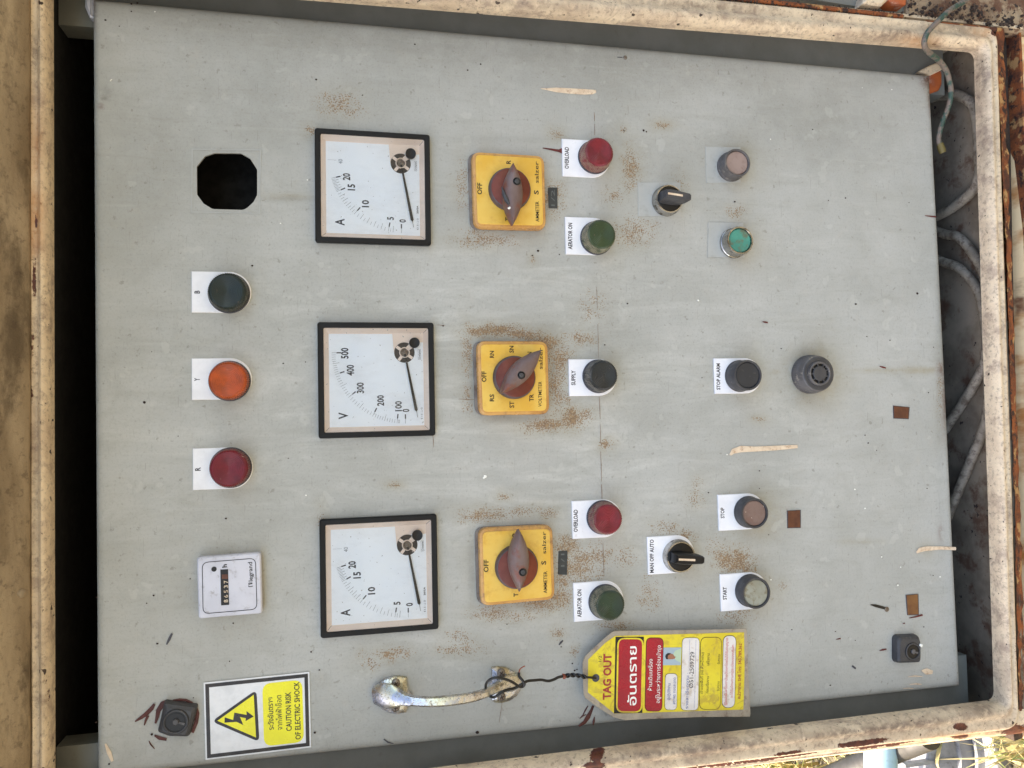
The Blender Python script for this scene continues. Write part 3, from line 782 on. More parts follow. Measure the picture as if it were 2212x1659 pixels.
# folded rim
rim = [(0, i) for i in range(NU - 1)] + [(j, NU - 1) for j in range(NV - 1)] + [(NV - 1, i) for i in range(NU - 1, 0, -1)] + [(j, 0) for j in range(NV - 1, 0, -1)]
prev = [j * NU + i for j, i in rim]; nr = len(rim)
for (o_, bk) in bend[1:]:
    cur = []
    for (j, i) in rim:
        g = grid[j, i]; du = (-o_ if i == 0 else (o_ if i == NU - 1 else 0)); dv = (-o_ if j == 0 else (o_ if j == NV - 1 else 0))
        cur.append(len(vs)); vs.append((g[0] + du, g[1] + dv, g[2] - bk))
    for k in range(nr):
        k2 = (k + 1) % nr
        fs.append((prev[k2], prev[k], cur[k], cur[k2]))
    prev = cur
m.add(vs, fs)
sheet = m.build('front_sheet', 'panel', pan, smooth=50)
RUST = [(730, 225, 38, 22, .75), (755, 240, 30, 14, .6), (1000, 400, 14, 50, .6), (1050, 520, 60, 14, .75), (1025, 500, 25, 12, .6), (1195, 428, 24, 34, .85), (1200, 290, 12, 10, .9), (1362, 365, 18, 42, .85), (1325, 425, 22, 18, .6),
 (1370, 500, 45, 30, .65), (1432, 271, 16, 6, 1), (1345, 280, 8, 8, .6), (1470, 400, 20, 30, .4), (1040, 716, 36, 10, 1), (1080, 712, 40, 13, 1), (1130, 722, 44, 12, 1, 8), (1178, 742, 30, 18, 1), (1208, 775, 26, 34, .75), (1200, 830, 22, 46, .7),
 (1215, 870, 20, 30, .6), (1180, 918, 46, 13, 1, -6), (1235, 903, 26, 22, 1), (1265, 895, 20, 14, .7), (1010, 760, 10, 50, .7), (1010, 860, 10, 40, .5), (1250, 730, 34, 14, .6), (1309, 960, 13, 9, 1.1), (852, 1047, 14, 4, 1.1), (1090, 1073, 14, 7, .9), (1180, 1108, 22, 12, .8),
 (1050, 1112, 50, 14, .85), (1020, 1120, 30, 12, .7), (1130, 1105, 40, 10, .7), (1225, 1180, 24, 24, 1), (1215, 1250, 16, 24, .9), (1250, 1225, 44, 42, .85), (1290, 1200, 34, 24, .75), (1170, 1305, 50, 18, .9), (1210, 1290, 26, 26, .9), (1070, 1325, 50, 16, .75),
 (1110, 1330, 40, 12, .6), (1350, 1205, 26, 20, .6), (1440, 1140, 34, 14, .6), (1480, 1160, 22, 14, .7), (1585, 1212, 34, 26, 1.15), (1610, 1225, 20, 18, 1.1), (1560, 1200, 20, 20, .8), (1205, 1368, 12, 12, 1), (1330, 1352, 40, 9, .7), (1400, 1300, 24, 20, .5), (1400, 1270, 20, 30, .4),
 (838, 1415, 18, 13, 1.05), (870, 1410, 30, 12, .65), (965, 1405, 22, 8, 1), (1010, 1402, 34, 12, .8), (1000, 1380, 30, 14, .6), (1240, 1408, 12, 9, .9), (985, 1370, 25, 12, .5), (784, 1414, 8, 8, .9), (800, 1430, 30, 20, .4), (1590, 460, 20, 14, .6), (1590, 1330, 34, 20, .55),
 (1500, 1080, 20, 20, .5), (1510, 1045, 16, 16, .4), (1280, 660, 30, 40, .35), (2030, 850, 6, 60, .5), (693, 1130, 6, 30, .8), (672, 282, 10, 10, .9), (1640, 905, 10, 4, .9), (1150, 560, 5, 8, .7), (1580, 1380, 50, 14, .4), (1540, 1180, 16, 30, .4), (1690, 1265, 8, 8, .7)]
RUST = [(r[0], r[1], r[2], r[3], min(1.15, r[4] * (.78 if (r[1] > 1350 and r[0] < 1250) else 1.12 if (980 < r[0] < 1290 and 690 < r[1] < 940) else .95))) + tuple(r[5:]) for r in RUST]
HALO = [(x, y, rx * 1.5 + 6, ry * 1.5 + 6, st * .5) + tuple(r[:1]) for x, y, rx, ry, st, *r in RUST] + [(1110, 815, 105, 100, .55), (1105, 420, 95, 95, .35), (1115, 1225, 110, 100, .5), (1290, 510, 60, 45, .3), (1590, 355, 50, 48, .55), (1600, 522, 50, 48, .45),
 (1605, 810, 62, 50, .5), (1755, 808, 62, 60, .8), (1620, 1110, 60, 55, .6), (1630, 1282, 60, 55, .5), (1295, 815, 70, 50, .35), (500, 1268, 90, 90, .35), (500, 1014, 70, 60, .3), (500, 821, 70, 60, .3), (500, 630, 70, 60, .25), (1470, 1205, 60, 50, .45),
 (1990, 800, 45, 8, .7), (1900, 800, 90, 5, .55), (2000, 1185, 20, 20, .4), (1675, 803, 30, 5, .5), (1860, 1170, 60, 6, .3), (1050, 400, 20, 120, .3), (620, 425, 60, 7, .5), (2010, 190, 12, 26, .5)]
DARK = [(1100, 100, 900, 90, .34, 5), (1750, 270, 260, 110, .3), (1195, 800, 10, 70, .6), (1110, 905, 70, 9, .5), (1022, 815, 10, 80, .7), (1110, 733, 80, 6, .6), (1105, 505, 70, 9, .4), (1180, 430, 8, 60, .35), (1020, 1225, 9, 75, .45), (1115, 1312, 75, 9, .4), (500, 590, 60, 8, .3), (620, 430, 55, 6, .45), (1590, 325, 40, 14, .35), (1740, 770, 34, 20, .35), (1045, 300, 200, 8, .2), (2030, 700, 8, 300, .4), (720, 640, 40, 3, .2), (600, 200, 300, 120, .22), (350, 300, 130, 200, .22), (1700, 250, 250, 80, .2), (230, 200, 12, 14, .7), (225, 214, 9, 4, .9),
 (1040, 816, 36, 96, .4), (1190, 816, 34, 90, .3), (990, 450, 60, 20, .2)]  # darker tone in broad edge areas and bands beside fittings
CENTRE_LIGHT = [(900, 860, 480, 280, .9), (1200, 950, 420, 260, .8), (560, 900, 280, 250, .6), (1600, 900, 260, 280, .5), (1250, 620, 280, 120, .6), (1000, 620, 280, 120, .6), (950, 1380, 320, 80, .5)]  # brighter lighting of the panel's middle, painted into the enamel
BROWN = [(2004, 168, 14, 20, 1), (2010, 200, 6, 40, .8), (2036, 800, 10, 14, .7), (2040, 860, 5, 70, .6), (198, -4, 8, 60, .9), (2076, 1478, 8, 16, .6), (2032, 1150, 6, 20, .4), (206, 1380, 4, 30, .5), (218, 230, 6, 6, .6)]
paint(sheet, {'rust': RUST, 'halo': HALO, 'dark': DARK, 'centre_light': CENTRE_LIGHT, 'brown': BROWN})

def splash(name, pts, mat, h0=.0, th=.35, par=pan, label=None, widths=None):
    """a run of paint: centre line in the photograph with half widths (px)"""
    pts = [np.array(p, float) for p in pts]
    L_, R_ = [], []
    for i, p in enumerate(pts):
        t = pts[min(i + 1, len(pts) - 1)] - pts[max(i - 1, 0)]; t /= np.linalg.norm(t)
        nn = np.array([-t[1], t[0]])
        L_.append(p + nn * widths[i]); R_.append(p - nn * widths[i])
    q = UV(L_ + R_[::-1])
    m = MB(); q = ccw(q)
    # strip of quads so that thin runs stay clean
    n = len(pts); l = UV(L_); r = UV(R_); vs = []
    for i in range(n):
        c = ((l[i][0] + r[i][0]) / 2, (l[i][1] + r[i][1]) / 2)
        vs += [(*l[i], h0 + .1), (*c, h0 + th + .15), (*r[i], h0 + .1)]
    m.add(vs, [(i * 3 + k, i * 3 + k + 1, i * 3 + 4 + k, i * 3 + 3 + k) for i in range(n - 1) for k in range(2)])
    return m.build(name, mat, par, smooth=60, label=label)
H0 = .4
splash('paint_run', [(1168, 192), (1180, 193), (1200, 194.5), (1230, 197), (1262, 199), (1280, 199), (1287, 198)], 'cream_drip', H0, widths=[.5, 2, 5, 6, 6, 5, 3])
splash('paint_run', [(1576.5, 983), (1583, 975), (1600, 970), (1630, 970), (1670, 968), (1700, 966), (1722, 964.5)], 'cream_drip', H0, widths=[2, 5.5, 7, 5.5, 5, 4.5, 3.5])
splash('paint_run', [(1979, 1194), (1986, 1188), (2000, 1185), (2030, 1183.5), (2064, 1185)], 'cream_drip', H0, widths=[2, 5, 5, 3.5, 3.5])
splash('paint_run', [(1172, 320), (1190, 323), (1206, 326), (1216, 326), (1226, 325)], 'darkred', H0, widths=[1, 2, 2.6, 7, 5])
splash('paint_run', [(1215, 316), (1214, 326), (1216, 342)], 'darkred', H0, widths=[.6, 2, .6])
splash('paint_run', [(1997, 466), (2010, 467.5), (2021, 468.5)], 'darkred', H0, widths=[.5, 1.4, 1.8])
splash('paint_run', [(1646, 695), (1652, 696), (1658, 697)], 'darkred', H0, widths=[.5, 1.8, 1.5])
splash('paint_run', [(1899, 791), (1906, 793), (1913, 795)], 'darkred', H0, widths=[.5, 1.8, 1.2])
splash('paint_run', [(1963, 1335), (1978, 1332), (1992, 1328)], 'darkred', H0, widths=[.6, 1.6, 2])
splash('paint_run', [(1805, 1381), (1815, 1379)], 'darkred', H0, widths=[.5, 1.5])
splash('paint_run', [(1899, 1405), (1906, 1403.5), (1914, 1402)], 'darkred', H0, widths=[.6, 1.8, 1.4])
splash('paint_run', [(1949, 1347), (1954, 1346)], 'darkred', H0, widths=[.6, 1.3])
# brush marks round the lock and near the tag
splash('brush_mark', [(292, 1558), (305, 1550), (316, 1542), (328, 1530), (334, 1520)], 'brownred', H0, widths=[1.5, 3.5, 4.5, 4.5, 2.5])
splash('brush_mark', [(312, 1566), (315, 1556), (320, 1545)], 'brownred', H0, widths=[1.2, 2.5, 3])
splash('brush_mark', [(336, 1562), (340, 1548), (342, 1535), (352, 1520), (362, 1512)], 'brownred', H0, widths=[2, 4, 5, 6, 2])
splash('brush_mark', [(374, 1512), (388, 1511), (402, 1512), (416, 1518)], 'brownred', H0, widths=[1.5, 2.8, 3, 2.5])
splash('brush_mark', [(424, 1526), (427, 1540), (424, 1560), (416, 1582)], 'brownred', H0, widths=[2, 4, 4, 3])
splash('brush_mark', [(334, 1588), (345, 1594), (360, 1597)], 'brownred', H0, widths=[2, 4, 3])
splash('brush_mark', [(322, 1600), (326, 1608), (334, 1617)], 'brownred', H0, widths=[.8, 1.6, .8])
splash('brush_mark', [(1281, 1524), (1277, 1534), (1270, 1548), (1262, 1560), (1250, 1568)], 'brownred', H0, widths=[2.5, 3, 5, 4, 2])
splash('brush_mark', [(1270, 1524), (1264, 1534), (1258, 1546)], 'brownred', H0, widths=[1, 1.6, .8])
splash('brush_mark', [(1284, 1548), (1282, 1558), (1281, 1566)], 'brownred', H0, widths=[1, 2.6, 1.2])
splash('brush_mark', [(1252, 1552), (1258, 1546), (1266, 1543)], 'brownred', H0, widths=[.8, 1.8, .8])
# scraped cream patch near the lower lock, blue-grey scuffs, keyhole slots
for pts, w in ([[(1990, 1448), (2000, 1450), (2014, 1452)], [1, 7, 4]], [[(1960, 1462), (1975, 1460), (1992, 1461)], [.5, 1.4, .7]], [[(1964, 1478), (1978, 1477), (1990, 1478)], [.6, 1.5, .8]], [[(1950, 1487), (1962, 1486), (1972, 1487)], [.4, .9, .5]],
               [[(228, 1606), (236, 1625), (243, 1644)], [2, 5, 3]], [[(1240, 199), (1262, 201)], [.5, 1.2]]):
    splash('chipped_paint', pts, 'cream_drip', H0, th=.1, widths=w)
for pts, w in ([[(360, 1392), (366, 1380), (372, 1368)], [1.5, 3, 2]], [[(1207, 1393), (1211, 1388), (1216, 1383)], [1, 2.4, 1.5]], [[(829, 1596), (838, 1603), (850, 1606)], [1.5, 1.5, .8]], [[(1840, 1438), (1848, 1444)], [2, 2]]):
    splash('scuff_mark', pts, 'gasket', H0, th=.05, widths=w)
splash('scratch_slot', [(1880, 1306), (1890, 1308), (1905, 1312), (1912, 1314)], 'ink_black', H0, th=.05, widths=[.8, 3, 3, 2.5])
splash('scratch_slot', [(1333, 124), (1343, 124.5)], 'gasket', H0, th=.05, widths=[.8, .9])
c0 = P(1350, 125)
m = MB(); m.lathe((c0[0], c0[1], 0), [(1.9, 0), (1.9, .7), (1.3, 1), (1.1, .6)], 14); m.build('rivet', 'screw', pan, smooth=40)
c0 = P(1915, 1316)
m = MB(); m.lathe((c0[0], c0[1], 0), [(2.4, 0), (2.4, .6), (1.7, .9)], 14); m.build('rivet', 'screw', pan, smooth=40)
for (xa, ya), (xb, yb), w in (((1283, 243), (1284, 262), .5), ((1284, 268), (1284, 292), .45), ((1288, 620), (1290, 668), .3), ((1291, 700), (1292, 772), .35), ((1294, 858), (1296, 905), .5), ((1296, 915), (1297, 958), .4), ((1297, 975), (1299, 1040), .45), ((1299, 1046), (1300, 1078), .6), ((1302, 1172), (1304, 1240), .4),
        ((990, 862), (1024, 863), .5), ((935, 940), (936, 964), .5), ((1085, 1512), (1078, 1560), .35), ((943, 702), (962, 703), .4), ((3, 3), (3, 3), 0)):
    if w: splash('scribed_line', [(xa, ya), ((xa + xb) / 2 + .3, (ya + yb) / 2), (xb, yb)], 'tape2', .42, th=.02, widths=[w * .6, w, w * .6])
# scattered specks of splashed paint (too small to pick apart)
def specks(name, pts, mat):
    m = MB()
    for x, y, r in pts:
        r *= .72
        if x < 205: continue
        p = P(x, y); k = 7; e = 1 + random.random() * .5
        ring = [(p[0] + r * math.cos(2 * math.pi * i / k) * (.8 + .4 * random.random()), p[1] + e * r * math.sin(2 * math.pi * i / k), .42) for i in range(k)]
        m.stack([ring, [((q[0] + p[0]) / 2, (q[1] + p[1]) / 2, .42 + r * .2) for q in ring]])
    return m.build(name, mat, pan, stuff=True)
specks('dark_paint_specks', [(683, 172, 1.1), (312, 869, 1.5), (1355, 656, .9), (1306, 745, .9), (957, 704, .9), (1162, 542, 1.4), (1150, 552, .8), (1208, 550, .8), (1344, 125, .3), (284, 9, .9), (297, 7, 1.2), (284, 25, .8), (228, 44, 1), (258, 57, .6), (545, 574, 1), (612, 785, .9), (660, 782, .7),
  (623, 990, .6), (385, 942, .6), (328, 760, .5), (488, 1120, .9), (332, 1286, .9), (317, 1303, .7), (340, 1390, .9), (209, 1290, .8), (411, 1250, .7), (504, 1346, .8), (672, 1408, .9), (496, 1428, .7), (690, 1447, .8), (418, 1507, .6), (208, 1560, .9), (328, 1586, 1.3), (1210, 1460, .8), (236, 1650, .9), (680, 1582, 1.2),
  (1031, 1582, 1.8), (1095, 1348, .8), (1212, 1397, .7), (1236, 1433, 1.0), (1241, 1448, 1.0), (1246, 1446, .8), (1356, 1415, .7), (1640, 1055, .7), (1660, 1155, .7), (1710, 1360, .9), (1804, 1364, .8), (1847, 1383, .7), (1793, 1480, .9), (1995, 1354, .8), (2015, 1243, .8), (1755, 280, .9), (1848, 657, 1.2), (1872, 727, .8),
  (1868, 940, .9), (1875, 957, .9), (1893, 973, .7), (1981, 634, 1.5), (2016, 750, .8), (1922, 735, .8), (1687, 753, .8), (1556, 822, .8), (1530, 1064, .9), (1516, 816, .7), (2005, 848, .8), (2002, 1055, .7), (1390, 282, 1.4), (1396, 285, 1), (1348, 283, .9), (1826, 428, .9), (1963, 438, .7), (1789, 433, .8), (1587, 436, 1), (1640, 1017, .7), (1010, 152, .9), (1038, 139, 1), (896, 96, .9), (783, 206, .7)], 'slot')
specks('pale_splats', [(1048, 1029, 2.0), (1045, 1032, 1.2), (335, 26, .8), (241, 173, .7), (239, 175, .5), (606, 483, .7), (664, 389, .8), (1868, 1098, 1), (1846, 1057, 1), (1904, 1203, .9), (1939, 1264, 1), (1945, 1225, .9), (1570, 982, .8), (1664, 301, .8), (1926, 194, .8), (1862, 190, .6), (201, 555, .9), (661, 1070, .8), (1508, 649, 1.3), (1665, 1252, 1), (2030, 1246, 1)], 'white_speck')
# embossed tape labels, brown tape
def flatprism(name, pts, mat, par, h0, h1, bev=0, label=None, smooth=None):
    m = MB(); m.prism(UV(pts, h0) if True else pts, h0, h1, bev)
    return m.build(name, mat, par, label=label, smooth=smooth)

# cut-out in the panel: lighter unpainted square round it
def rect_outline(name, pts, w, mat, par, h):
    o = ccw(UV(pts, h)); m = MB(); band(m, o, inset(o, w), h)
    return m.build(name, mat, par)
rect_outline('cutout_outline', [(414, 321), (564, 323), (562, 462), (413, 459)], .9, 'cream_drip', pan, .45).data.materials[0] = MT['clear_film']

print('panel done')

# =================================================================== METERS
def meter(name, label, corners, ticks, nums, letter, extra, small40):
    q = [P(x, y, 6) for x, y in corners]                 # TL, TR, BR, BL in the photograph
    cu = sum(p[0] for p in q) / 4; cv = sum(p[1] for p in q) / 4
    rot = math.atan2(-(q[1][0] - q[0][0]) - (q[2][0] - q[3][0]), -(q[1][1] - q[0][1]) - (q[2][1] - q[3][1]))   # tilt of the long edge from straight up
    T = Thing(name, label, 'panel meter', (cu, cv, 0), 'square dial meters across the panel')
    rot = -(-rot) if abs(rot) < .2 else 0
    c_, s_ = math.cos(-rot), math.sin(-rot)
    def G(u, v, h=0): return (cu + u * c_ - v * s_, cv + u * s_ + v * c_, h)
    def GG(pts): return [G(*p)[:2] for p in pts]
    R = lambda w, r: GG(rrect(0, 0, w, w, r))
    lay = lambda w, r, h: [(*p, h) for p in R(w, r)]
    m = MB(); m.stack([lay(95.5, 2, 0), lay(96, 2.2, 4), lay(95.4, 2, 5.4), lay(94, 1.8, 6.2), lay(87.4, 1.5, 6.0), lay(86.3, 1.2, 5.0), lay(86.2, 1.2, 3.0)], False)
    m.build('bezel', 'bezel', T, smooth=40)
    m = MB(); m.stack([lay(86.2, 1.2, 4.3), lay(85.6, 1.2, 4.1), lay(78.6, .6, .9), lay(78.2, .6, .8)], True)
    ins = m.build('inner_frame', 'beige', T)
    # mitred corner seams of the sloping frame
    m = MB()
    for sx, sy in ((-1, 1), (-1, -1), (1, -1), (1, 1)):
        a = G(sx * 39.3, sy * 39.3); b = G(sx * 42.6, sy * 42.6)
        if (sx, sy) != (1, 1):
            d = np.array([b[0] - a[0], b[1] - a[1]]); d /= np.linalg.norm(d); nn = np.array([-d[1], d[0]]) * .14
            m.add([(a[0] - nn[0], a[1] - nn[1], 1.1), (b[0] - nn[0], b[1] - nn[1], 4.25), (b[0] + nn[0], b[1] + nn[1], 4.25), (a[0] + nn[0], a[1] + nn[1], 1.1)], [(0, 1, 2, 3)])
    m.build('frame_seam', 'brown_hole', ins, stuff=True)
    # dial card with its stepped cut-out in the upper right (as read: lower right)
    D_ = [(-38.8, 38.8), (-38.8, -38.8), (31.2, -38.8), (31.2, -29), (24, -29), (24, -15), (22.8, -15), (22.8, -13), (38.4, -13), (38.4, 38.8)]
    D_ = [(-39, -39), (31.4, -39), (31.4, -27), (22.8, -22), (22.8, -14.6), (23.5, -14.4), (38.6, -13.2), (38.6, 39), (-39, 39)]
    m = MB(); m.prism(GG(D_), .85, 1.25); card = m.build('dial_card', 'dial', T)
    pu, pv = 22.8, -23.2
    m = MB()
    pr_ = G(pu, pv)
    m.lathe((pr_[0], pr_[1], 0), [(8.6, 1.3), (8.6, 1.4)], 36); mv = m.build('movement_disc', 'brown_hole', T)
    m = MB()
    for k in range(4):
        a = math.radians(45 + 90 * k + 8)
        d = (math.cos(a), math.sin(a)); nn = (-d[1] * 1.25, d[0] * 1.25)
        pts = GG([(pu - nn[0] + d[0] * 2, pv - nn[1] + d[1] * 2), (pu - nn[0] + d[0] * 8.3, pv - nn[1] + d[1] * 8.3), (pu + nn[0] + d[0] * 8.3, pv + nn[1] + d[1] * 8.3), (pu + nn[0] + d[0] * 2, pv + nn[1] + d[1] * 2)])
        m.prism(pts, 1.4, 1.9)
    m.lathe((pr_[0], pr_[1], 0), [(4.5, 1.4), (4.5, 3.0), (4.0, 3.3), (3.6, 2.4)], 28)
    m.build('spider_frame', 'beige', mv, smooth=40)
    m = MB(); m.lathe((pr_[0], pr_[1], 0), [(3.6, 2.5), (3.0, 2.5), (2.6, 3.1), (2.2, 2.5), (1.4, 2.5), (1.2, 3.4), (.4, 3.6)], 24); m.build('pivot', 'screw', mv, smooth=40)
    # scale
    m = MB()
    ang = lambda a: (-math.cos(math.radians(a)), math.sin(math.radians(a)))
    def tick(a, r0, r1, w):
        d = ang(a); line(m, G(pu + d[0] * r0, pv + d[1] * r0), G(pu + d[0] * r1, pv + d[1] * r1), w, 1.32)
    for a, kind in ticks:
        if kind == 'big': tick(a, 52.2, 56, 1.0); 
        if kind in ('big', 'mid'): tick(a, 56 if kind == 'big' else 54.5, 60, .22)
        if kind == 'min': tick(a, 56.8, 60, .2)
    m.build('scale_marks', 'ink', card, stuff=True)
    if small40:
        m = MB(); tick(90, 53.5, 60.8, .16); write(m, '40', G(20.0, pv + 50.3), G(23.8, pv + 50.3), 3.5, 1.32); m.build('overload_mark', 'grey_ink', card)
    m = MB()
    for s, a_, r_, w_, cap in nums:
        d = ang(a_); c = (pu + d[0] * r_, pv + d[1] * r_)
        write(m, s, G(c[0] - w_ / 2, c[1]), G(c[0] + w_ / 2, c[1]), cap, 1.32, .028)
    write(m, letter, G(-29.6 - 2.8, 28), G(-29.6 + 2.8, 28), 7.4, 1.32, .02)
    m.build('numerals', 'ink', card, stuff=True)
    m = MB()
    o = GG(rrect(21.2, -35.8, 8.8, 2.4, .2, 1)); band(m, o, inset(ccw(o), .16) if area(o) > 0 else o, 1.32)
    write(m, 'Crompton', G(17.4, -35.8), G(25.0, -35.8), 1.3, 1.33, .02)
    if extra: write(m, extra, G(-20, -37), G(-13, -37), 1.4, 1.33, .03)
    write(m, '€1.5~⊥☆', G(-34, -37), G(-23.6, -37), 1.5, 1.33)
    m.build('small_print', 'ink', card, stuff=True)
    # pointer
    d = np.array(ang(-10.5)); nn = np.array([-d[1], d[0]])
    pt = lambda r, w: tuple(np.array([pu, pv]) + d * r + nn * w)
    m = MB(); m.prism(GG([pt(1.5, .9), pt(1.5, -.9), pt(8, -.8), pt(49.5, -1.25), pt(51, 0), pt(49.5, 1.25), pt(8, .8)]), 2.6, 3.0)
    line(m, G(*pt(50, 0)), G(*pt(56, 0)), .3, 2.9)
    m.build('pointer', 'black', T)
    a_ = G(30.8, -31.5)
    m = MB(); m.lathe((a_[0], a_[1], 0), [(4.4, 2.6), (4.4, 5.4), (4.1, 5.9), (3.2, 5.7)], 28); kn = m.build('zero_screw', 'black', T, smooth=40)
    m = MB(); b1, b2 = G(30.8 - 1.4, -31.5 + 2.0 - 1.2), G(30.8 + 1.6, -31.5 - .6)
    line(m, G(29.3, -30.7), G(32.3, -32.3), .7, 5.75); m.build('screw_slot', 'ink_black', kn)
    m = MB(); a1, a2 = G(30, -30.5), G(25, -25.8)
    m.prism(GG([(28.4, -33), (32, -29.2), (26.5, -23.8), (24.2, -26.4)]), 1.9, 2.6); m.build('adjuster_arm', 'beige', T)
    m = MB(); m.prism(R(86.1, 1.2), 4.35, 5.2); m.build('glass_pane', 'glass', T)
    return T
vt = []
for base_v, a0, a1 in ((100, 6.8, 27.1), (200, 27.1, 51.5), (300, 51.5, 72.5), (400, 72.5, 90)):
    for k in range(10):
        a = a0 + (a1 - a0) * (k / 10)
        vt.append((a, 'big' if k == 0 else ('mid' if k == 5 else 'min')))
vt += [(90, 'big'), (0, 'big'), (4.8, 'min'), (5.6, 'min')]
am = [(0, 'big')]
for a0, a1, n_ in ((10.7, 41.1, 10), (41.1, 63.4, 10), (63.4, 74.9, 10)):
    for k in range(n_):
        a = a0 + (a1 - a0) * (k / n_)
        am.append((a, 'big' if k == 0 else ('mid' if k % 2 == 0 else 'min')))
am += [(74.9, 'big'), (6.9, 'mid'), (9, 'min')]
nv = [('0', -.5, 49, 2.6, 5.6), ('100', 7.2, 45.6, 8.6, 5.4), ('200', 27.0, 45.2, 9, 5.4), ('300', 51.5, 47.3, 9, 5.6), ('400', 72, 47.3, 9, 5.8), ('500', 89.5, 49.4, 9, 5.8)]
na = [('0', -1.2, 49.5, 2.8, 5.4), ('5', 10.9, 48.6, 2.7, 5.4), ('10', 39.8, 46.8, 6.2, 5.6), ('15', 61.6, 47.2, 5.4, 5.8), ('20', 73.2, 47.5, 6, 5.8)]
s_ = 1 / 1.8228
MET = [[(1234.5, 498), (1691.6, 525), (1700.6, 969.6), (1243.6, 954.6)], [(1246.6, 1266.5), (1708.3, 1271.6), (1716.2, 1713.2), (1255.6, 1728.3)], [(1258, 2046), (1714.6, 2022), (1726.8, 2480.8), (1268, 2516)]]
MET = [[(x * s_, y * s_) for x, y in c] for c in MET]
meter('ammeter', 'black framed ammeter beside the empty octagonal cut-out', MET[0], am, na, 'A', '20/5A', True)
meter('voltmeter', 'black framed voltmeter marked V with a scale up to 500, between the two ammeters', MET[1], vt, nv, 'V', None, False)
meter('ammeter', 'black framed ammeter between the hour counter and the lower yellow ammeter switch, near the handle', MET[2], am, na, 'A', '20/5A', True)

# =================================================================== ROTARY SWITCHES
def rotary(label, hull, disc, tips, holeD, texts, w=17.5, spall=None):
    q = [P(x, y, 2) for x, y in hull]
    cu = sum(p[0] for p in q) / 4; cv = sum(p[1] for p in q) / 4
    T = Thing('rotary_switch', label, 'rotary switch', (cu, cv, 0), 'yellow faced rotary switches')
    H = 9.0
    o = rquad([p[:2] for p in q], 8, 5)
    m = MB(); m.stack([[(*p, 0) for p in inset(o, .8)], [(*p, 2) for p in o], [(*p, H - 3) for p in o], [(*p, H - 1) for p in inset(o, .7)], [(*p, H - .2) for p in inset(o, 2.2)], [(*p, H - .2) for p in inset(o, 3)]], True)
    m.build('base_cover', 'amber', T, smooth=40)
    m = MB(); m.prism([(p[0] + .2, p[1] + 2.2) for p in o], 0, 2.6, .5); m.build('rear_gasket', 'gasket2', T)
    o2 = inset(o, 3.2)
    m = MB(); m.stack([[(*p, H - .2) for p in o2], [(*p, H + .25) for p in o2], [(*p, H + .5) for p in inset(o2, .5)]]); face = m.build('face_plate', 'yellow', T)
    m = MB()
    for s, d0, d1, cap in texts: writeD(m, s, d0, d1, cap, H + .6, .008 if s in ('salzer', 'AMMETER', 'VOLTMETER') else .022)
    m.build('lettering', 'ink_black', face, stuff=True)
    dc = P(disc[0], disc[1], H + 6)
    m = MB(); m.lathe((dc[0], dc[1], 0), [(18.6, H + .5), (18.6, H + 3), (17.6, H + 6), (15.5, H + 7.2)], 48, top=True); dk = m.build('knob_skirt', 'darkrim', T, smooth=35)
    m = MB(); m.lathe((dc[0], dc[1], 0), [(17.0, H + 6.6), (15.6, H + 7.5)], 40); m.build('knob_disc', 'maroon', T, smooth=35)
    HT = H + 20
    a, b = np.array(P(*tips[0], HT - 5)[:2]), np.array(P(*tips[1], HT - 5)[:2])
    c = (a + b) / 2; L_ = np.linalg.norm(b - a) / 2; d = (b - a) / (2 * L_); nn = np.array([-d[1], d[0]])
    def vesica(sl, sw, h):
        pts = []
        for sgn in (1, -1):
            for k in range(10):
                t = -1 + 2 * k / 10; t = t if sgn == 1 else -t
                pts.append((c + d * L_ * sl * t - nn * sgn * (w / 2) * sw * (1 - abs(t) ** 1.9), h))
        return [(p[0], p[1], h) for p, h in pts]
    m = MB(); m.stack([vesica(.96, .98, H + 7), vesica(1, 1, H + 12), vesica(.99, .97, HT - 5), vesica(.90, .78, HT - 1.6), vesica(.8, .52, HT), vesica(.6, .25, HT + .5)], True)
    hb = m.build('pointer_handle', 'mauve', T, smooth=50)
    hp = P(*holeD, HT)
    m = MB(); m.lathe((hp[0], hp[1], 0), [(3.4, HT - .3), (3.4, HT + .5), (2.9, HT + .75), (2.7, HT + .5)], 20); sc_ = m.build('screw_well', 'ink_black', hb, smooth=40)
    m.v = []; m.f = []; m.mi = []
    m.lathe((hp[0], hp[1], 0), [(2.0, HT + .4), (2.0, HT + .62), (1.7, HT + .7)], 16); m.build('screw', 'ring_dark', hb, smooth=40)
    return T, hb
t1, hb1 = rotary('yellow ammeter switch with a white splat and dark crust on its brown pointer', [(1016, 331.5), (1172.5, 341), (1176.8, 499.7), (1021, 496)], (1103, 406.5), [(1108.8, 350.8), (1108.2, 486.2)], (1116, 392),
   [('OFF', (1036, 420), (1036.3, 395), 4), ('R', (1098.5, 354), (1098.5, 346), 3.9), ('T', (1096.5, 478), (1096.5, 469.5), 3.9), ('S', (1158.5, 420), (1158.5, 411), 4), ('AMMETER', (1161, 479), (1160.5, 435), 3.2), ('salzer', (1159.5, 395.5), (1159, 348.5), 3.4)])
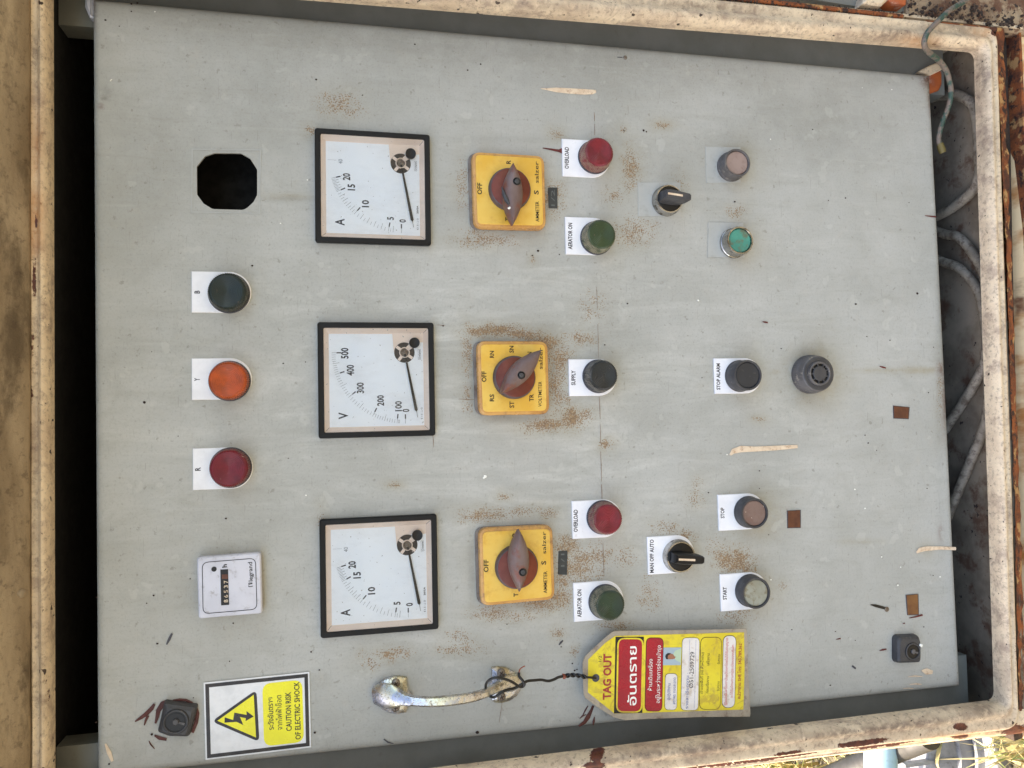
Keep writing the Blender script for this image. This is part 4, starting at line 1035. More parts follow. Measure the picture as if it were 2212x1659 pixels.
rotary('yellow voltmeter switch with its pointer turned diagonally, between the two ammeter switches', [(1027, 737.5), (1180, 738), (1184, 895), (1032, 898)], (1113, 814.7), [(1169.6, 755.3), (1080.6, 850.7)], (1126, 810.5),
   [('OFF', (1045.5, 825), (1045.5, 802), 4), ('RN', (1062.5, 773), (1062.5, 758), 3.6), ('SN', (1105, 762), (1105, 747), 3.7), ('RS', (1062.5, 867), (1062.5, 851.5), 3.7), ('ST', (1105.6, 881), (1105.6, 867), 3.9), ('TR', (1148, 867), (1148, 851.5), 3.7), ('TN', (1144, 773), (1144, 760), 3.7),
    ('VOLTMETER', (1166.6, 878.5), (1166.6, 824), 3.0), ('salzer', (1168, 797.5), (1168, 751), 3.4)])
rotary('yellow ammeter switch nearest the chrome handle, flecked with white and dark red paint', [(1031, 1139), (1190, 1131.5), (1195.6, 1292), (1036, 1307)], (1118, 1226), [(1121.3, 1143.3), (1122.3, 1279.3)], (1129, 1236),
   [('OFF', (1050, 1236), (1050, 1209), 4), ('R', (1111.5, 1159), (1111.5, 1150), 3.9), ('T', (1114.5, 1289), (1114.5, 1281), 3.9), ('S', (1174.6, 1220), (1174.6, 1211.5), 4), ('AMMETER', (1178, 1281.5), (1178, 1234), 3.2), ('salzer', (1175.6, 1196.5), (1175, 1148), 3.4)])
m = MB(); p0 = P(1101, 446, 28)
m.prism([(p0[0] - 2.4, p0[1] + .5), (p0[0] - 1.2, p0[1] + 1.8), (p0[0] + 1.4, p0[1] - 2.2), (p0[0] + .8, p0[1] - 3.6), (p0[0] - 1.2, p0[1] - 2.4)], 27, 28.6, .5); m.build('white_splat', 'white_speck', hb1)
m = MB(); m.tube([P(1084, 404, 24), P(1089, 420, 26), P(1094, 432, 27.5), P(1100, 442, 28.2)], [.5, 1.8, 2.2, 1.2], 7); m.build('dark_crust', 'ring_dark', hb1, smooth=60)

# =================================================================== LAMPS AND BUTTONS
def plate(T, x0, y0, y1, x1, h=1.9, round_=True, mat='white', quarter=False):
    a = P(x0, y0, h); b = P(x0, y1, h); c = P(x1, (y0 + y1) / 2, h)
    u1, u0 = a[0], b[0]
    if u0 > u1: u0, u1 = u1, u0
    vt_ = (a[1] + b[1]) / 2; vb = c[1]
    sl = (a[1] - b[1]) / (u1 - u0) if a[0] > b[0] else (b[1] - a[1]) / (u1 - u0)
    w = (u1 - u0) / 2; cu = (u0 + u1) / 2
    if round_:
        pts = [(u1, vt_), (u0, vt_)] + [(cu - w * math.cos(t), vb + w - w * math.sin(t)) for t in np.linspace(0, math.pi, 20)]
    else:
        pts = [(u1, vt_), (u0, vt_), (u0, vb), (u1, vb)]
    m = MB(); m.prism(ccw(pts), 0, h, .5)
    return m.build('legend_plate', mat, T, smooth=30), vt_, cu
def legend(T, pl_, h, words):
    m = MB()
    for s, d0, d1, cap in words: writeD(m, s, d0, d1, cap * 1.1, h + .12, .03)
    return m.build('lettering', 'ink', pl_, stuff=len(words[0][0]) > 3)
def lamp(label, pl, top, r, mat, words, ht=16, r_top=None, group='round indicator lamps with white legend plates'):
    """pl=(x0,y0,y1,x1) of the legend plate; top = photograph centre of the lens face"""
    c = P(top[0], top[1], ht)
    T = Thing('indicator_lamp', label, 'indicator lamp', (c[0], c[1], 0), group)
    p_, vt_, cu = plate(T, *pl)
    legend(T, p_, 1.8, words)
    r_top = r_top or r - 1
    m = MB(); m.lathe((c[0], c[1], 0), [(r + .7, 1.8), (r + .7, 2.8), (r + .2, 3.1)], 48); m.build('gasket', 'gasket', T, smooth=35)
    pr = [(r, 3.0, 1), (r + .15, 5, 1), (r_top + .3, ht - 2.4, 1), (r_top - .2, ht - 1.0, 1), (r_top - 1.6, ht - .1, 1), (r_top - 2.5, ht)]
    k = r_top - 2.8
    while k > .8:
        pr += [(k, ht - .22), (k - .35, ht - .22), (k - .6, ht)]; k -= 1.25
    m = MB(); m.lathe((c[0], c[1], 0), pr, 112, .75)
    m.build('lens_cap', mat, T, smooth=25)
    return T
lamp('near-black green lamp labelled B, beside the empty cut-out', (413.7, 585.7, 674.7, 542.7), (490.5, 629), 15.6, 'lens_dark', [('B', (425.7, 634), (425.7, 627.5), 3.6)], 13, 14.9)
lamp('orange lamp labelled Y with fine concentric rings, between the lamps B and R', (414, 774, 864, 544), (492, 821.5), 15.6, 'lens_orange', [('Y', (425.7, 823), (425.7, 816.5), 3.6)], 13, 14.9)
lamp('dark red lamp labelled R, next to the hour counter', (416.3, 968.7, 1059, 546), (494.5, 1012), 15.6, 'lens_red_row', [('R', (427.3, 1017), (427.3, 1009.5), 3.6)], 13, 14.9)
lamp('crimson overload lamp with a dark red paint run touching its plate', (1215, 299.3, 380, 1317), (1295, 328), 14.6, 'lens_red', [('OVERLOAD', (1224.3, 364.5), (1224.3, 317.5), 3.3)], 17, 13.4)
lamp('olive green lamp labelled AERATOR ON, nearest the dark red paint run', (1222, 468, 549, 1322), (1300, 506), 14.6, 'lens_green', [('AERATOR ON', (1231.8, 538.5), (1231.8, 481.5), 3.3)], 17, 13.4)
lamp('sooty black lamp labelled SUPPLY beside the voltmeter switch', (1229.6, 776, 855.7, 1332), (1304, 811), 14.4, 'lens_black', [('SUPPLY', (1238.6, 832), (1238.6, 800), 3.3)], 16, 13.4)
lamp('crimson overload lamp without a paint run, near the MAN OFF AUTO selector', (1236.5, 1082.5, 1164.5, 1343), (1314, 1122), 14.4, 'lens_red', [('OVERLOAD', (1243.5, 1149), (1243.5, 1101), 3.3)], 17, 13.4)
lamp('dark green lamp labelled AERATOR ON, just above the hanging yellow tag', (1240, 1259.5, 1344, 1347), (1319, 1308), 14.6, 'lens_green_low', [('AERATOR ON', (1251.6, 1333.5), (1251.6, 1273.5), 3.3)], 17, 13.4)

def button(label, pl, words, top, r, ring, cap, ht=14, film=None):
    c = P(top[0], top[1], ht)
    T = Thing('push_button', label, 'push button', (c[0], c[1], 0), 'round push buttons')
    if pl:
        p_, a, b = plate(T, *pl, round_=True)
        legend(T, p_, 1.8, words)
    if film:
        m = MB(); m.prism(UV(film, .45), .1, .42, .1); m.build('clear_backing', 'clear_film', T)
    m = MB(); m.lathe((c[0], c[1], 0), [(r + .8, 1.8 if pl else .5), (r + .8, 3), (r + .2, 3.6), (r + .1, 6), (r, ht - 1), (r - .5, ht), (r - 1.6, ht), (r - 2.1, ht - .8), (r - 2.2, ht - 3)], 56, top=False)
    m.build('ring', ring, T, smooth=35)
    m = MB(); m.lathe((c[0], c[1], 0), [(r - 2.2, ht - 3), (r - 2.4, ht - 1.6), (r - 3, ht - 1.2), (r - 6, ht - 1.35)], 48)
    m.build('button_cap', cap, T, smooth=35)
    return T
button('faded pink push button without a label, above the selector with the sideways lever', None, None, (1593.7, 351), 13.2, 'ring_grey', 'pink_btn', 14, [(1524, 317), (1600, 318), (1600, 394), (1526, 395)])
button('teal green push button without a label', None, None, (1599.7, 519), 13.2, 'chrome', 'green_btn', 14, [(1530, 480), (1606, 481), (1608, 556), (1529, 556)])
button('black push button labelled STOP ALARM', (1543.7, 774, 850.7, 1645), [('STOP ALARM', (1552, 842), (1551.5, 785), 3.2)], (1616.4, 810.3), 14.0, 'ring_dark', 'black_btn', 18)
button('faded brown push button labelled STOP', (1552.4, 1069, 1147, 1652), [('STOP', (1561, 1119.5), (1560.5, 1096.5), 3.2)], (1631, 1109), 13.8, 'ring_dark', 'copper_btn', 14)
button('scuffed greyish push button labelled START', (1557, 1241, 1321.5, 1658), [('START', (1565.7, 1295.5), (1565.7, 1268), 3.2)], (1634.5, 1281.5), 14.2, 'ring_dark', 'grey_btn', 14)

def selector(label, pl, words, cD, r, lever_to, film=None):
    c = P(cD[0], cD[1], 8)
    T = Thing('selector_switch', label, 'selector switch', (c[0], c[1], 0), 'black lever selector switches')
    if pl:
        p_, a, b = plate(T, *pl, round_=True); legend(T, p_, 1.8, words)
    if film:
        m = MB(); m.prism(UV(film, .45), .1, .42, .1); m.build('clear_backing', 'clear_film', T)
    m = MB(); m.lathe((c[0], c[1], 0), [(r + .9, 1.8 if pl else .5), (r + .9, 3), (r + .3, 4), (r, 8), (r - .5, 9), (r - 1.5, 9), (r - 2, 8)], 56, top=False); m.build('ring', 'chrome', T, smooth=35)
    m = MB(); m.lathe((c[0], c[1], 0), [(r - 1.9, 7.5), (r - 2, 8.6), (r - 3, 9)], 48); m.build('knob_disc', 'black', T, smooth=35)
    b = np.array(P(*lever_to, 22)[:2]); a0 = np.array(c[:2]); d = (b - a0); L_ = np.linalg.norm(d); d /= L_; nn = np.array([-d[1], d[0]])
    def sec(back, wid, wtip, hh, tip):
        pts = [a0 - d * back - nn * wid * .8, a0 - d * back * .6 - nn * wid, a0 + d * 2 - nn * wid, a0 + d * tip * .9 - nn * wtip, a0 + d * tip - nn * wtip * .6, a0 + d * tip + nn * wtip * .6, a0 + d * tip * .9 + nn * wtip, a0 + d * 2 + nn * wid, a0 - d * back * .6 + nn * wid, a0 - d * back + nn * wid * .8]
        return [(p[0], p[1], hh) for p in pts]
    m = MB(); m.stack([sec(r - 3, 5.6, 4.6, 8.8, L_ - 5), sec(r - 3, 5.2, 4.0, 14, L_ - 1.5), sec(r - 3.5, 4.4, 3.4, 21, L_), sec(r - 4.5, 3.6, 2.6, 22.5, L_ - 1)])
    lv = m.build('lever', 'ring_dark' if film else 'black', T, smooth=35)
    m = MB(); pa, pb = a0 - d * (r - 5.5), a0 + d * (L_ * .42)
    q = [pa - nn * .9, pb - nn * .9, pb + nn * .9, pa + nn * .9]
    m.prism(q, 22.5, 22.8); m.build('pointer_line', 'cream_drip', lv)
    return T
selector('black lever selector without a legend plate, its lever pointing down and slightly aside', None, None, (1446, 430), 13.2, (1494, 426), [(1378, 394), (1470, 394), (1472, 468), (1379, 467)])
selector('black lever selector labelled MAN OFF AUTO', (1399.6, 1160, 1242, 1500), [('MAN OFF AUTO', (1408, 1237.5), (1408, 1165.5), 3.2)], (1470.5, 1203), 14.0, (1523, 1210.5))

# buzzer
c = P(1768, 807, 16)
T = Thing('buzzer', 'round grimy black alarm buzzer with a slotted face, below the STOP ALARM button', 'buzzer', (c[0], c[1], 0))
m = MB(); m.lathe((c[0], c[1], 0), [(18.2, .5), (18.4, 4, 1), (18.2, 8, 1), (17.4, 9), (17.2, 13), (16.4, 15.5), (15.4, 16), (11.2, 15.6)], 120, .6); m.build('housing', 'ring_grey', T, smooth=30)
m = MB(); m.lathe((c[0], c[1], 0), [(15.6, 15.9), (15, 16.4), (11.4, 16.3)], 48); m.build('front_disc', 'ring_dark', T, smooth=40)
m = MB(); m.lathe((c[0], c[1], 0), [(11.4, 16), (11.2, 18.6), (10.2, 19), (9.4, 18.6), (9.2, 16.6)], 48, top=False); m.build('grille_ring', 'ring_grey', T, smooth=40)
m = MB(); m.lathe((c[0], c[1], 0), [(9.3, 16.5), (9.2, 16.6)], 32); m.build('sound_opening', 'ink_black', T)
m = MB(); m.lathe((c[0], c[1], 0), [(6.9, 16.6), (6.9, 18.3), (6.5, 18.6)], 36)
for k in range(9):
    a = 2 * math.pi * k / 9 + .2; d = np.array([math.cos(a), math.sin(a)]); nn = np.array([-d[1], d[0]]) * .55; cc = np.array(c[:2])
    m.prism([tuple(cc + d * 6.6 - nn), tuple(cc + d * 9.6 - nn), tuple(cc + d * 9.6 + nn), tuple(cc + d * 6.6 + nn)], 16.6, 18.2)
m.build('grille_centre', 'ring_dark', T, smooth=35)

# =================================================================== SMALL STICK-ONS
def thing_from(name, label, cat, pts, h, mat, th, bev=0, group=None, part='tape_body'):
    q = UV(pts, h); c = np.mean(q, 0)
    T = Thing(name, label, cat, (c[0], c[1], 0), group)
    m = MB(); m.prism(q, .1, th, bev); return T, m.build(part, mat, T)
T, b_ = thing_from('label_tape', 'small black embossed label reading 1/2, beside the switch with the white splat', 'label', [(1184, 405), (1204, 405), (1204.5, 449.5), (1186, 449)], 1, 'label_black', 1.0, .2, 'embossed black tape labels', 'tape')
m = MB(); writeD(m, '1/2', (1194.5, 445), (1194.5, 410), 3.4, 1.1); m.build('lettering', 'emboss', b_)
T, b_ = thing_from('label_tape', 'small black embossed label reading 1/1 with heavy rust around it', 'label', [(1207, 1191), (1226, 1190), (1225, 1242), (1206, 1241)], 1, 'label_black', 1.0, .2, 'embossed black tape labels', 'tape')
m = MB(); writeD(m, '1/1', (1215.5, 1224), (1215.5, 1196), 3.2, 1.1); m.build('lettering', 'emboss', b_)
def tape(label, pts, mat):
    q = UV(pts, .6); c = np.mean(q, 0)
    T = Thing('tape_patch', label, 'tape', (c[0], c[1], 0), 'brown squares of old tape')
    m = MB(); m.prism(q, .2, 1.0, .2); m.build('tape', mat, T)
    q2 = UV([(pts[0][0] - 1.5, pts[0][1] - 1), (pts[1][0] + 2, pts[1][1] - .5), (pts[2][0] + 1, pts[2][1] + 1.5), (pts[3][0] - 1, pts[3][1] + 1)], .4)
    m = MB(); m.prism(q2, .1, .5); m.build('glue_edge', 'gasket', T)
tape('reddish brown square of old tape by the bottom edge of the panel, below the buzzer', [(1930.5, 877), (1963, 880), (1962, 904), (1931, 903)], 'tape')
tape('upright strip of dark reddish brown tape beside the STOP button', [(1701.5, 1104), (1728, 1102), (1728.7, 1139), (1702, 1140)], 'tape')
tape('light brown strip of tape above the small square lock', [(1958, 1286), (1982, 1283.5), (1984, 1327), (1961, 1328)], 'tape2')

# hour counter
hc = [(425.7, 1203.7), (563.3, 1193.3), (566.7, 1324.3), (429.3, 1336)]
q = [P(x, y, 7) for x, y in hc]; cu = sum(p[0] for p in q) / 4; cv = sum(p[1] for p in q) / 4
T = Thing('hour_counter', 'square pale grey hour counter reading 86537 with a rounded black outline', 'counter', (cu, cv, 0))
o = rquad([p[:2] for p in q], 2.5, 4)
m = MB(); m.stack([[(*p, 0) for p in inset(o, .5)], [(*p, 1) for p in o], [(*p, 7) for p in o], [(*p, 8) for p in inset(o, .9)], [(*p, 8.2) for p in inset(o, 2)]]); hb = m.build('housing', 'whitegrey', T, smooth=30)
def C4(x, y): return (x / 3, y / 3 + 1106)
HH = 8.2
o = rquad(UV([C4(1308, 325), C4(1658, 297), C4(1668, 632), C4(1314, 662)], HH), 5, 5)
m = MB(); band(m, ccw(o), inset(ccw(o), .55), HH + .15); m.build('outline', 'ink', hb)
m = MB(); m.prism(UV([C4(1428, 373), C4(1478, 370), C4(1485, 601), C4(1433, 605)], HH), HH, HH + .2); wn = m.build('counter_window', 'ink_black', hb)
m = MB()
for k, s in enumerate('86537'):
    y = 577 - k * 31; x = 1465
    writeD(m, s, C4(x, y + 9), C4(x - 1, y - 9), 3.2, HH + .3, .0)
m.build('digits', 'cream_drip', wn)
m = MB(); m.prism(UV([C4(1437, 405), C4(1476, 403), C4(1478, 432), C4(1438, 434)], HH), HH + .2, HH + .3); m.build('last_wheel', 'tape', wn)
m = MB(); writeD(m, 'h', C4(1455, 360), C4(1454, 339), 3.4, HH + .15, .03); writeD(m, 'legrand', C4(1624, 449), C4(1620, 325), 3.2, HH + .15, .012)
for d0, d1 in (((1612, 484), (1636, 482)), ((1612, 484), (1612, 476)), ((1636, 482), (1636, 478)), ((1612, 470), (1636, 462)), ((1612, 470), (1612, 462)), ((1612, 460), (1634, 460))):
    line(m, P(*C4(*d0), HH), P(*C4(*d1), HH), .55, HH + .16)
m.build('lettering', 'ink_black', hb)
cc = P(*C4(1387, 370), HH); m = MB(); m.lathe((cc[0], cc[1], 0), [(2.0, HH), (2.0, HH + .2), (1.8, HH + .2)], 18); m.build('indicator_hole', 'ink_black', hb)
m = MB(); m.prism(UV([C4(1668, 450), C4(1692, 449), C4(1692, 461), C4(1668, 462)], 5), 4, 8.0, .6); m.build('catch', 'tape2', hb)

# warning sticker
sk = [C4(1320, 1105), C4(2005, 1035), C4(2017, 1523), C4(1333, 1605)]
q = UV(sk); c = np.mean(q, 0)
T = Thing('warning_sticker', 'white and yellow electric shock warning sticker with a black lightning triangle', 'sticker', (c[0], c[1], 0))
m = MB(); m.prism(q, .1, .55); bs = m.build('sticker_film', 'sticker', T)
o = ccw(q); m = MB(); band(m, inset(o, 1.2), inset(o, 4.0), .75); m.build('border', 'sticker_black', bs)
m = MB(); m.prism(rquad(UV([C4(1700, 1112), C4(1958, 1085), C4(1970, 1487), C4(1712, 1517)]), 7, 6), .55, .75); yp = m.build('yellow_field', 'sticker_yellow', bs)
tri = [C4(1372, 1355), C4(1662, 1150), C4(1682, 1488)]
m = MB(); m.prism(rquad(UV(tri), 5, 5), .55, .8); m.build('triangle', 'sticker_black', bs)
m = MB(); m.prism(UV([C4(1410, 1350), C4(1645, 1182), C4(1660, 1458)]), .6, .95); m.build('triangle_field', 'sticker_yellow', bs)
bolt = [C4(1458, 1328), C4(1512, 1345), C4(1520, 1297), C4(1600, 1312), C4(1598, 1287), C4(1645, 1322), C4(1592, 1352), C4(1594, 1333), C4(1556, 1325), C4(1578, 1378), C4(1536, 1357), C4(1456, 1362)]
m = MB(); m.prism(UV(bolt), .7, 1.05); m.build('lightning_bolt', 'sticker_black', bs)
m = MB()
writeD(m, 'ระวังอันตราย', C4(1757, 1412), C4(1750, 1203), 4.0, .9, .01); writeD(m, 'จากไฟฟ้าช็อต', C4(1813, 1412), C4(1806, 1188), 4.0, .9)
writeD(m, 'CAUTION RISK', C4(1873, 1419), C4(1866, 1168), 4.2, .9, .015); writeD(m, 'OF ELECTRIC SHOCK', C4(1932, 1474), C4(1922, 1101), 4.2, .9, .015)
m.build('lettering', 'sticker_black', yp)

# quarter-turn locks
def lock(label, quad, circ, r, h=8, jag=None):
    q = UV(quad, h - 1); c = P(*circ, h)
    T = Thing('panel_lock', label, 'lock', (c[0], c[1], 0), 'square black quarter-turn locks')
    o = rquad(q, 1.6, 3)
    m = MB(); m.stack([[(*p, 0) for p in o], [(*p, h * .55) for p in shrink(o, .3)], [(*p, h * .8) for p in shrink(o, .8)], [(*p, h) for p in shrink(o, 2.4)], [(*p, h + .1) for p in shrink(o, 3)]]); b = m.build('lock_body', 'ring_dark', T, smooth=25)
    m = MB(); m.lathe((c[0], c[1], 0), [(r, h), (r, h + 1), (r - .5, h + 1.3), (r - 1.2, h + 1.1), (r - 1.4, h + .2)], 40, top=True); m.build('lock_ring', 'ring_dark', b, smooth=35)
    m = MB(); m.lathe((c[0], c[1], 0), [(r + .5, h + .15), (r + .4, h + .22)], 36); m.build('groove', 'ink_black', b)
    m = MB(); m.lathe((c[0], c[1], 0), [(r - 2.6, h + .3), (r - 2.7, h + .45)], 32)
    m.build('keyhole', 'ink_black', b)
    m = MB(); m.lathe((c[0], c[1], 0), [(2.4, h + .4), (2.4, h + 1.5), (2.0, h + 1.8)], 6)
    for a in (250,):
        a = math.radians(a); d = np.array([math.cos(a), math.sin(a)]); nn = np.array([-d[1], d[0]]) * 1.0; cc = np.array(c[:2])
        m.prism([tuple(cc + d * 1.5 - nn * .6), tuple(cc + d * (r - 2.4) - nn), tuple(cc + d * (r - 2.4) + nn), tuple(cc + d * 1.5 + nn * .6)], h + .4, h + .9)
    m.build('key_pin', 'ring_grey', b, smooth=30)
    return T
def C4b(x, y): return (x / 3 + 1474.7, y / 3 + 1106)
lock('skewed square dark lock ringed with red-brown brush marks, beside the warning sticker', [C4(1058, 1233), C4(1275, 1262), C4(1262, 1330), C4(1222, 1465), C4(1090, 1462), C4(1012, 1432)], C4(1140, 1358), 9.2)
lk = lock('small square dark lock with a white fleck, in the lower corner by the scraped paint', [C4b(1388, 822), C4b(1405, 805), C4b(1535, 800), C4b(1550, 850), C4b(1550, 965), C4b(1540, 980), C4b(1400, 985), C4b(1388, 965)], C4b(1490, 903), 8)
p0 = P(*C4b(1543, 865), 8); m = MB(); m.prism([(p0[0] - 2, p0[1] - 1), (p0[0] + 1, p0[1] - 2), (p0[0] + 2, p0[1] + 1), (p0[0], p0[1] + 2)], 7.5, 9, .5); m.build('white_fleck', 'white_speck', lk)

# =================================================================== HANDLE
hp_ = P(965, 1500, 0)
T = Thing('pull_handle', 'tarnished zinc plated pull handle with four screws, black wire knotted round its lower end', 'handle', (hp_[0], hp_[1], 0))
def foot(outline):
    q = ccw(UV(outline, 1)); 
    m = MB(); m.stack([[(*p, 0) for p in q], [(*p, 1.8) for p in q], [(*p, 2.8) for p in inset(q, .7)], [(*p, 4.2) for p in inset(q, 3.2)], [(*p, 4.6) for p in inset(q, 4.2)]])
    return m.build('foot_plate', 'zinc', T, smooth=20)
f1 = foot([(806, 1504), (809, 1490), (817, 1476), (830, 1466), (848, 1460.5), (866, 1460), (879, 1462), (880, 1478), (884, 1492), (892, 1500), (892, 1516), (884, 1522), (880, 1530), (878, 1538), (862, 1541), (843, 1540), (826, 1532), (812, 1519)])
f2 = foot([(1061, 1441), (1074, 1439), (1092, 1441), (1109, 1449), (1120, 1462), (1125, 1477), (1124, 1490), (1116, 1503), (1102, 1513), (1084, 1518), (1068, 1517), (1061, 1512), (1060, 1500), (1056, 1494), (1056, 1478), (1061, 1470)])
path = smoothpath([(808, 1503, 3.0), (826, 1504, 8), (846, 1506, 12.5), (868, 1510, 17), (892, 1515, 21), (930, 1517, 25), (975, 1514, 27), (1020, 1507, 26), (1052, 1497, 21), (1072, 1487, 15), (1092, 1479, 9.5), (1108, 1475, 6), (1122, 1472, 2.8)], 4)
wd_ = [7.5, 10.5, 9.5, 5.5, 4.0, 3.9, 4.1, 3.9, 3.7, 4.0, 6.5, 7.5, 6]
wds = np.interp(np.linspace(0, 12, len(path)), range(13), wd_)
pts3 = [np.array(P(p[0], p[1], p[2])) for p in path]
L = []
for i, p in enumerate(pts3):
    t = pts3[min(i + 1, len(pts3) - 1)] - pts3[max(i - 1, 0)]; t /= np.linalg.norm(t)
    side = np.cross(t, [0, 0, 1]); side /= np.linalg.norm(side); up = np.cross(side, t)
    w = wds[i]; th = 2.6
    sec = [(-1, -.9), (-1, -.1), (-.82, .55), (-.45, .95), (.45, .95), (.82, .55), (1, -.1), (1, -.9), (.6, -1.1), (-.6, -1.1)]
    L.append([tuple(p + side * a * w + up * b * th) for a, b in sec])
m = MB(); m.stack(L, True, True); m.build('grip', 'zinc', T, smooth=32)
for k, ((x, y), par) in enumerate((((855, 1476.4), f1), ((854.6, 1528.8), f1), ((1083, 1454), f2), ((1083.8, 1505.4), f2))):
    c = P(x, y, 5)
    m = MB(); m.lathe((c[0], c[1], 0), [(3.7, 3.2), (3.6, 4.6), (2.9, 5.5), (1.6, 6.0)], 26); s1 = m.build('screw', 'screw', par, smooth=40)
    m = MB()
    a = .5 + k
    for q_ in (0, math.pi / 2):
        d = np.array([math.cos(a + q_), math.sin(a + q_)]) * 1.9; cc = np.array(c[:2])
        line(m, cc - d, cc + d, .8, 6.08 + (q_ > 0) * .02)
    m.build('cross_slot', 'slot', par)

# =================================================================== TAG AND WIRE
wp = P(1180, 1469, 14)
T = Thing('tie_wire', 'black insulated wire looped round the handle end and twisted down to the yellow tag', 'wire', wp)
def wirepath(pts): return [P(*p) for p in smoothpath(pts, 6)]
m = MB()
m.tube(wirepath([(1121, 1453, 22), (1121.5, 1461, 23), (1128, 1469, 24), (1133, 1477, 24), (1129, 1483, 23), (1120, 1482, 24), (1108, 1474, 27), (1094, 1468, 28), (1076, 1464, 28), (1062, 1466, 27), (1052, 1474, 24), (1049, 1484, 18), (1052, 1494, 14), (1056, 1502, 16), (1064, 1506, 22), (1072, 1504, 26), (1082, 1496, 27), (1096, 1490, 26), (1110, 1487, 24), (1122, 1481, 24),
    (1130, 1476, 23.5), (1140, 1471, 21), (1156, 1469.5, 19), (1170, 1468.6, 18), (1184, 1471, 17.5), (1196, 1468, 17), (1206, 1463, 16.5), (1216, 1461, 16)]), 1.15, 8)
m.build('looped_strand', 'wire', T, smooth=60)
for ph in (0, math.pi):
    pts = []
    for k in range(60):
        t = k / 59; x = 1216 + 50 * t + (ph > 0) * 0; y0_ = 1461 + (-3.5) * math.sin(math.pi * t) + 2 * t
        a = t * 2 * math.pi * 2.2 + ph
        p = P(x, y0_, 15.5)
        pts.append((p[0] + 1.05 * math.cos(a) * min(1, 6 * t + .2), p[1], 15.5 + 1.05 * math.sin(a)))
    e1 = P(1276, 1463.5, 15.8); e2 = P(1287, 1465, 13.5 if ph == 0 else 9)
    pts += [e1, e2]
    m = MB(); m.tube(pts, 1.0, 8); m.build('twisted_strand', 'wire', T, smooth=60)
m = MB(); m.tube(wirepath([(1121, 1453, 22), (1123, 1446, 22), (1129, 1441, 23), (1134, 1439, 23)]), .5, 6); m.build('bare_end', 'copper', T, smooth=60)
m = MB(); c = P(1218, 1461, 16)
m.tube([P(1215, 1456, 15), P(1219, 1460, 18), P(1217, 1466, 16)], .6, 6); m.tube([P(1218, 1456, 15), P(1222, 1461, 18), P(1220, 1466, 16)], .6, 6); m.build('bare_end', 'copper', T, smooth=60)

TH = 11.0
def tg(x, y): return (x * 0.18596 + 1234.26, y * 0.18596 + 1343.96)
def TP(pts, h=TH): return UV([tg(*p) for p in pts], h)
TC = P(*tg(1100, 620), TH)
T = Thing('lockout_tag', 'laminated yellow and red danger tag in Thai with a small portrait, hanging from wire', 'tag', TC)
outl = [(128, 470), (150, 400), (255, 300), (370, 195), (470, 112), (510, 100), (1110, 92), (1700, 82), (2020, 70), (2036, 90), (2050, 600), (2078, 1060), (2070, 1096), (1500, 1100), (900, 1122), (620, 1138), (490, 1105), (300, 985), (160, 880), (140, 840), (132, 650)]
m = MB(); m.prism(TP(outl, TH - .8), TH - .9, TH - .1, .2); lam = m.build('laminate', 'laminate', T)
card_ = [(195, 435), (400, 235), (510, 160), (2005, 118), (2012, 560), (1998, 1015), (1050, 1045), (820, 1055), (500, 1062), (192, 815)]
m = MB(); m.prism(TP(card_), TH - .1, TH + .1); cd = m.build('card', 'tag_yellow', T)
def tbox(x0, y0, x1, y1, r, mat, border=None, h=TH, name='field', skew=0, yl=None):
    """a rounded field; edges follow the tag's slight slant"""
    s = 0.02
    q = [(x0 + s * (620 - y0), y0), (x1 + s * (620 - y0), y0), (x1 + s * (620 - y1), y1), (x0 + s * (620 - y1), y1)]
    o = rquad(TP(q), r, 5); hh = h + .2
    if border:
        m = MB(); m.prism(o, TH, hh); m.build(name + '_outline', border[0], cd); o = inset(ccw(o), border[1]); hh += .12
    m = MB(); m.prism(o, TH, hh); return m.build(name, mat, cd), hh
# danger field on a black band with yellow ring
m = MB(); m.prism(TP([(512, 170), (842, 168), (824, 1053), (494, 1060)]), TH, TH + .16); m.build('black_band', 'ink_black', cd)
b, hh = tbox(524, 180, 832, 1050, 7, 'tag_yellow', None, TH + .1, 'danger_field_outline')
b, hh = tbox(543, 198, 812, 1032, 5, 'tag_red', None, TH + .25, 'danger_field')
def ttext(s, p0, p1, cap, h, mat, par, bold=0.0):
    m = MB(); writeD(m, s, tg(*p0), tg(*p1), cap, h, bold); return m.build('lettering', mat, par)
ttext('อันตราย', (708, 968), (712, 280), 7.4, TH + .6, 'white_speck', b, .012)
ttext('TAG OUT', (412, 900), (420, 368), 7.0, TH + .25, 'tag_maroon', cd, .035)
ttext('1/2', (332, 458), (334, 392), 2.6, TH + .25, 'ink', cd)
b, hh = tbox(858, 178, 1062, 1035, 5, 'tag_red', ('ink_black', .5), TH + .05, 'warning_field')
ttext('ห้ามเดินเครื่อง', (915, 795), (922, 428), 3.5, hh + .15, 'white_speck', b); ttext('อยู่ในระหว่างการซ่อมบำรุง', (1005, 940), (1018, 270), 3.5, hh + .15, 'white_speck', b)
m = MB(); m.prism(TP([(1070, 295), (1277, 293), (1268, 497), (1062, 499)]), TH, TH + .3); ph = m.build('portrait', 'photo_bg', cd)
m = MB(); m.prism(TP([(1160, 400), (1205, 330), (1276, 300), (1270, 470), (1222, 445)]), TH, TH + .38); m.build('portrait_shirt', 'photo_shirt', ph)
m = MB(); m.prism(TP([(1104, 400), (1120, 375), (1150, 362), (1180, 372), (1196, 395), (1210, 400), (1200, 422), (1172, 428), (1130, 430), (1110, 420)]), TH, TH + .44); m.build('portrait_face', 'photo_skin', ph)
m = MB(); m.prism(TP([(1088, 400), (1096, 372), (1120, 358), (1152, 360), (1140, 374), (1122, 384), (1116, 404), (1120, 430), (1100, 428)]), TH, TH + .5); m.build('portrait_hair', 'photo_hair', ph)
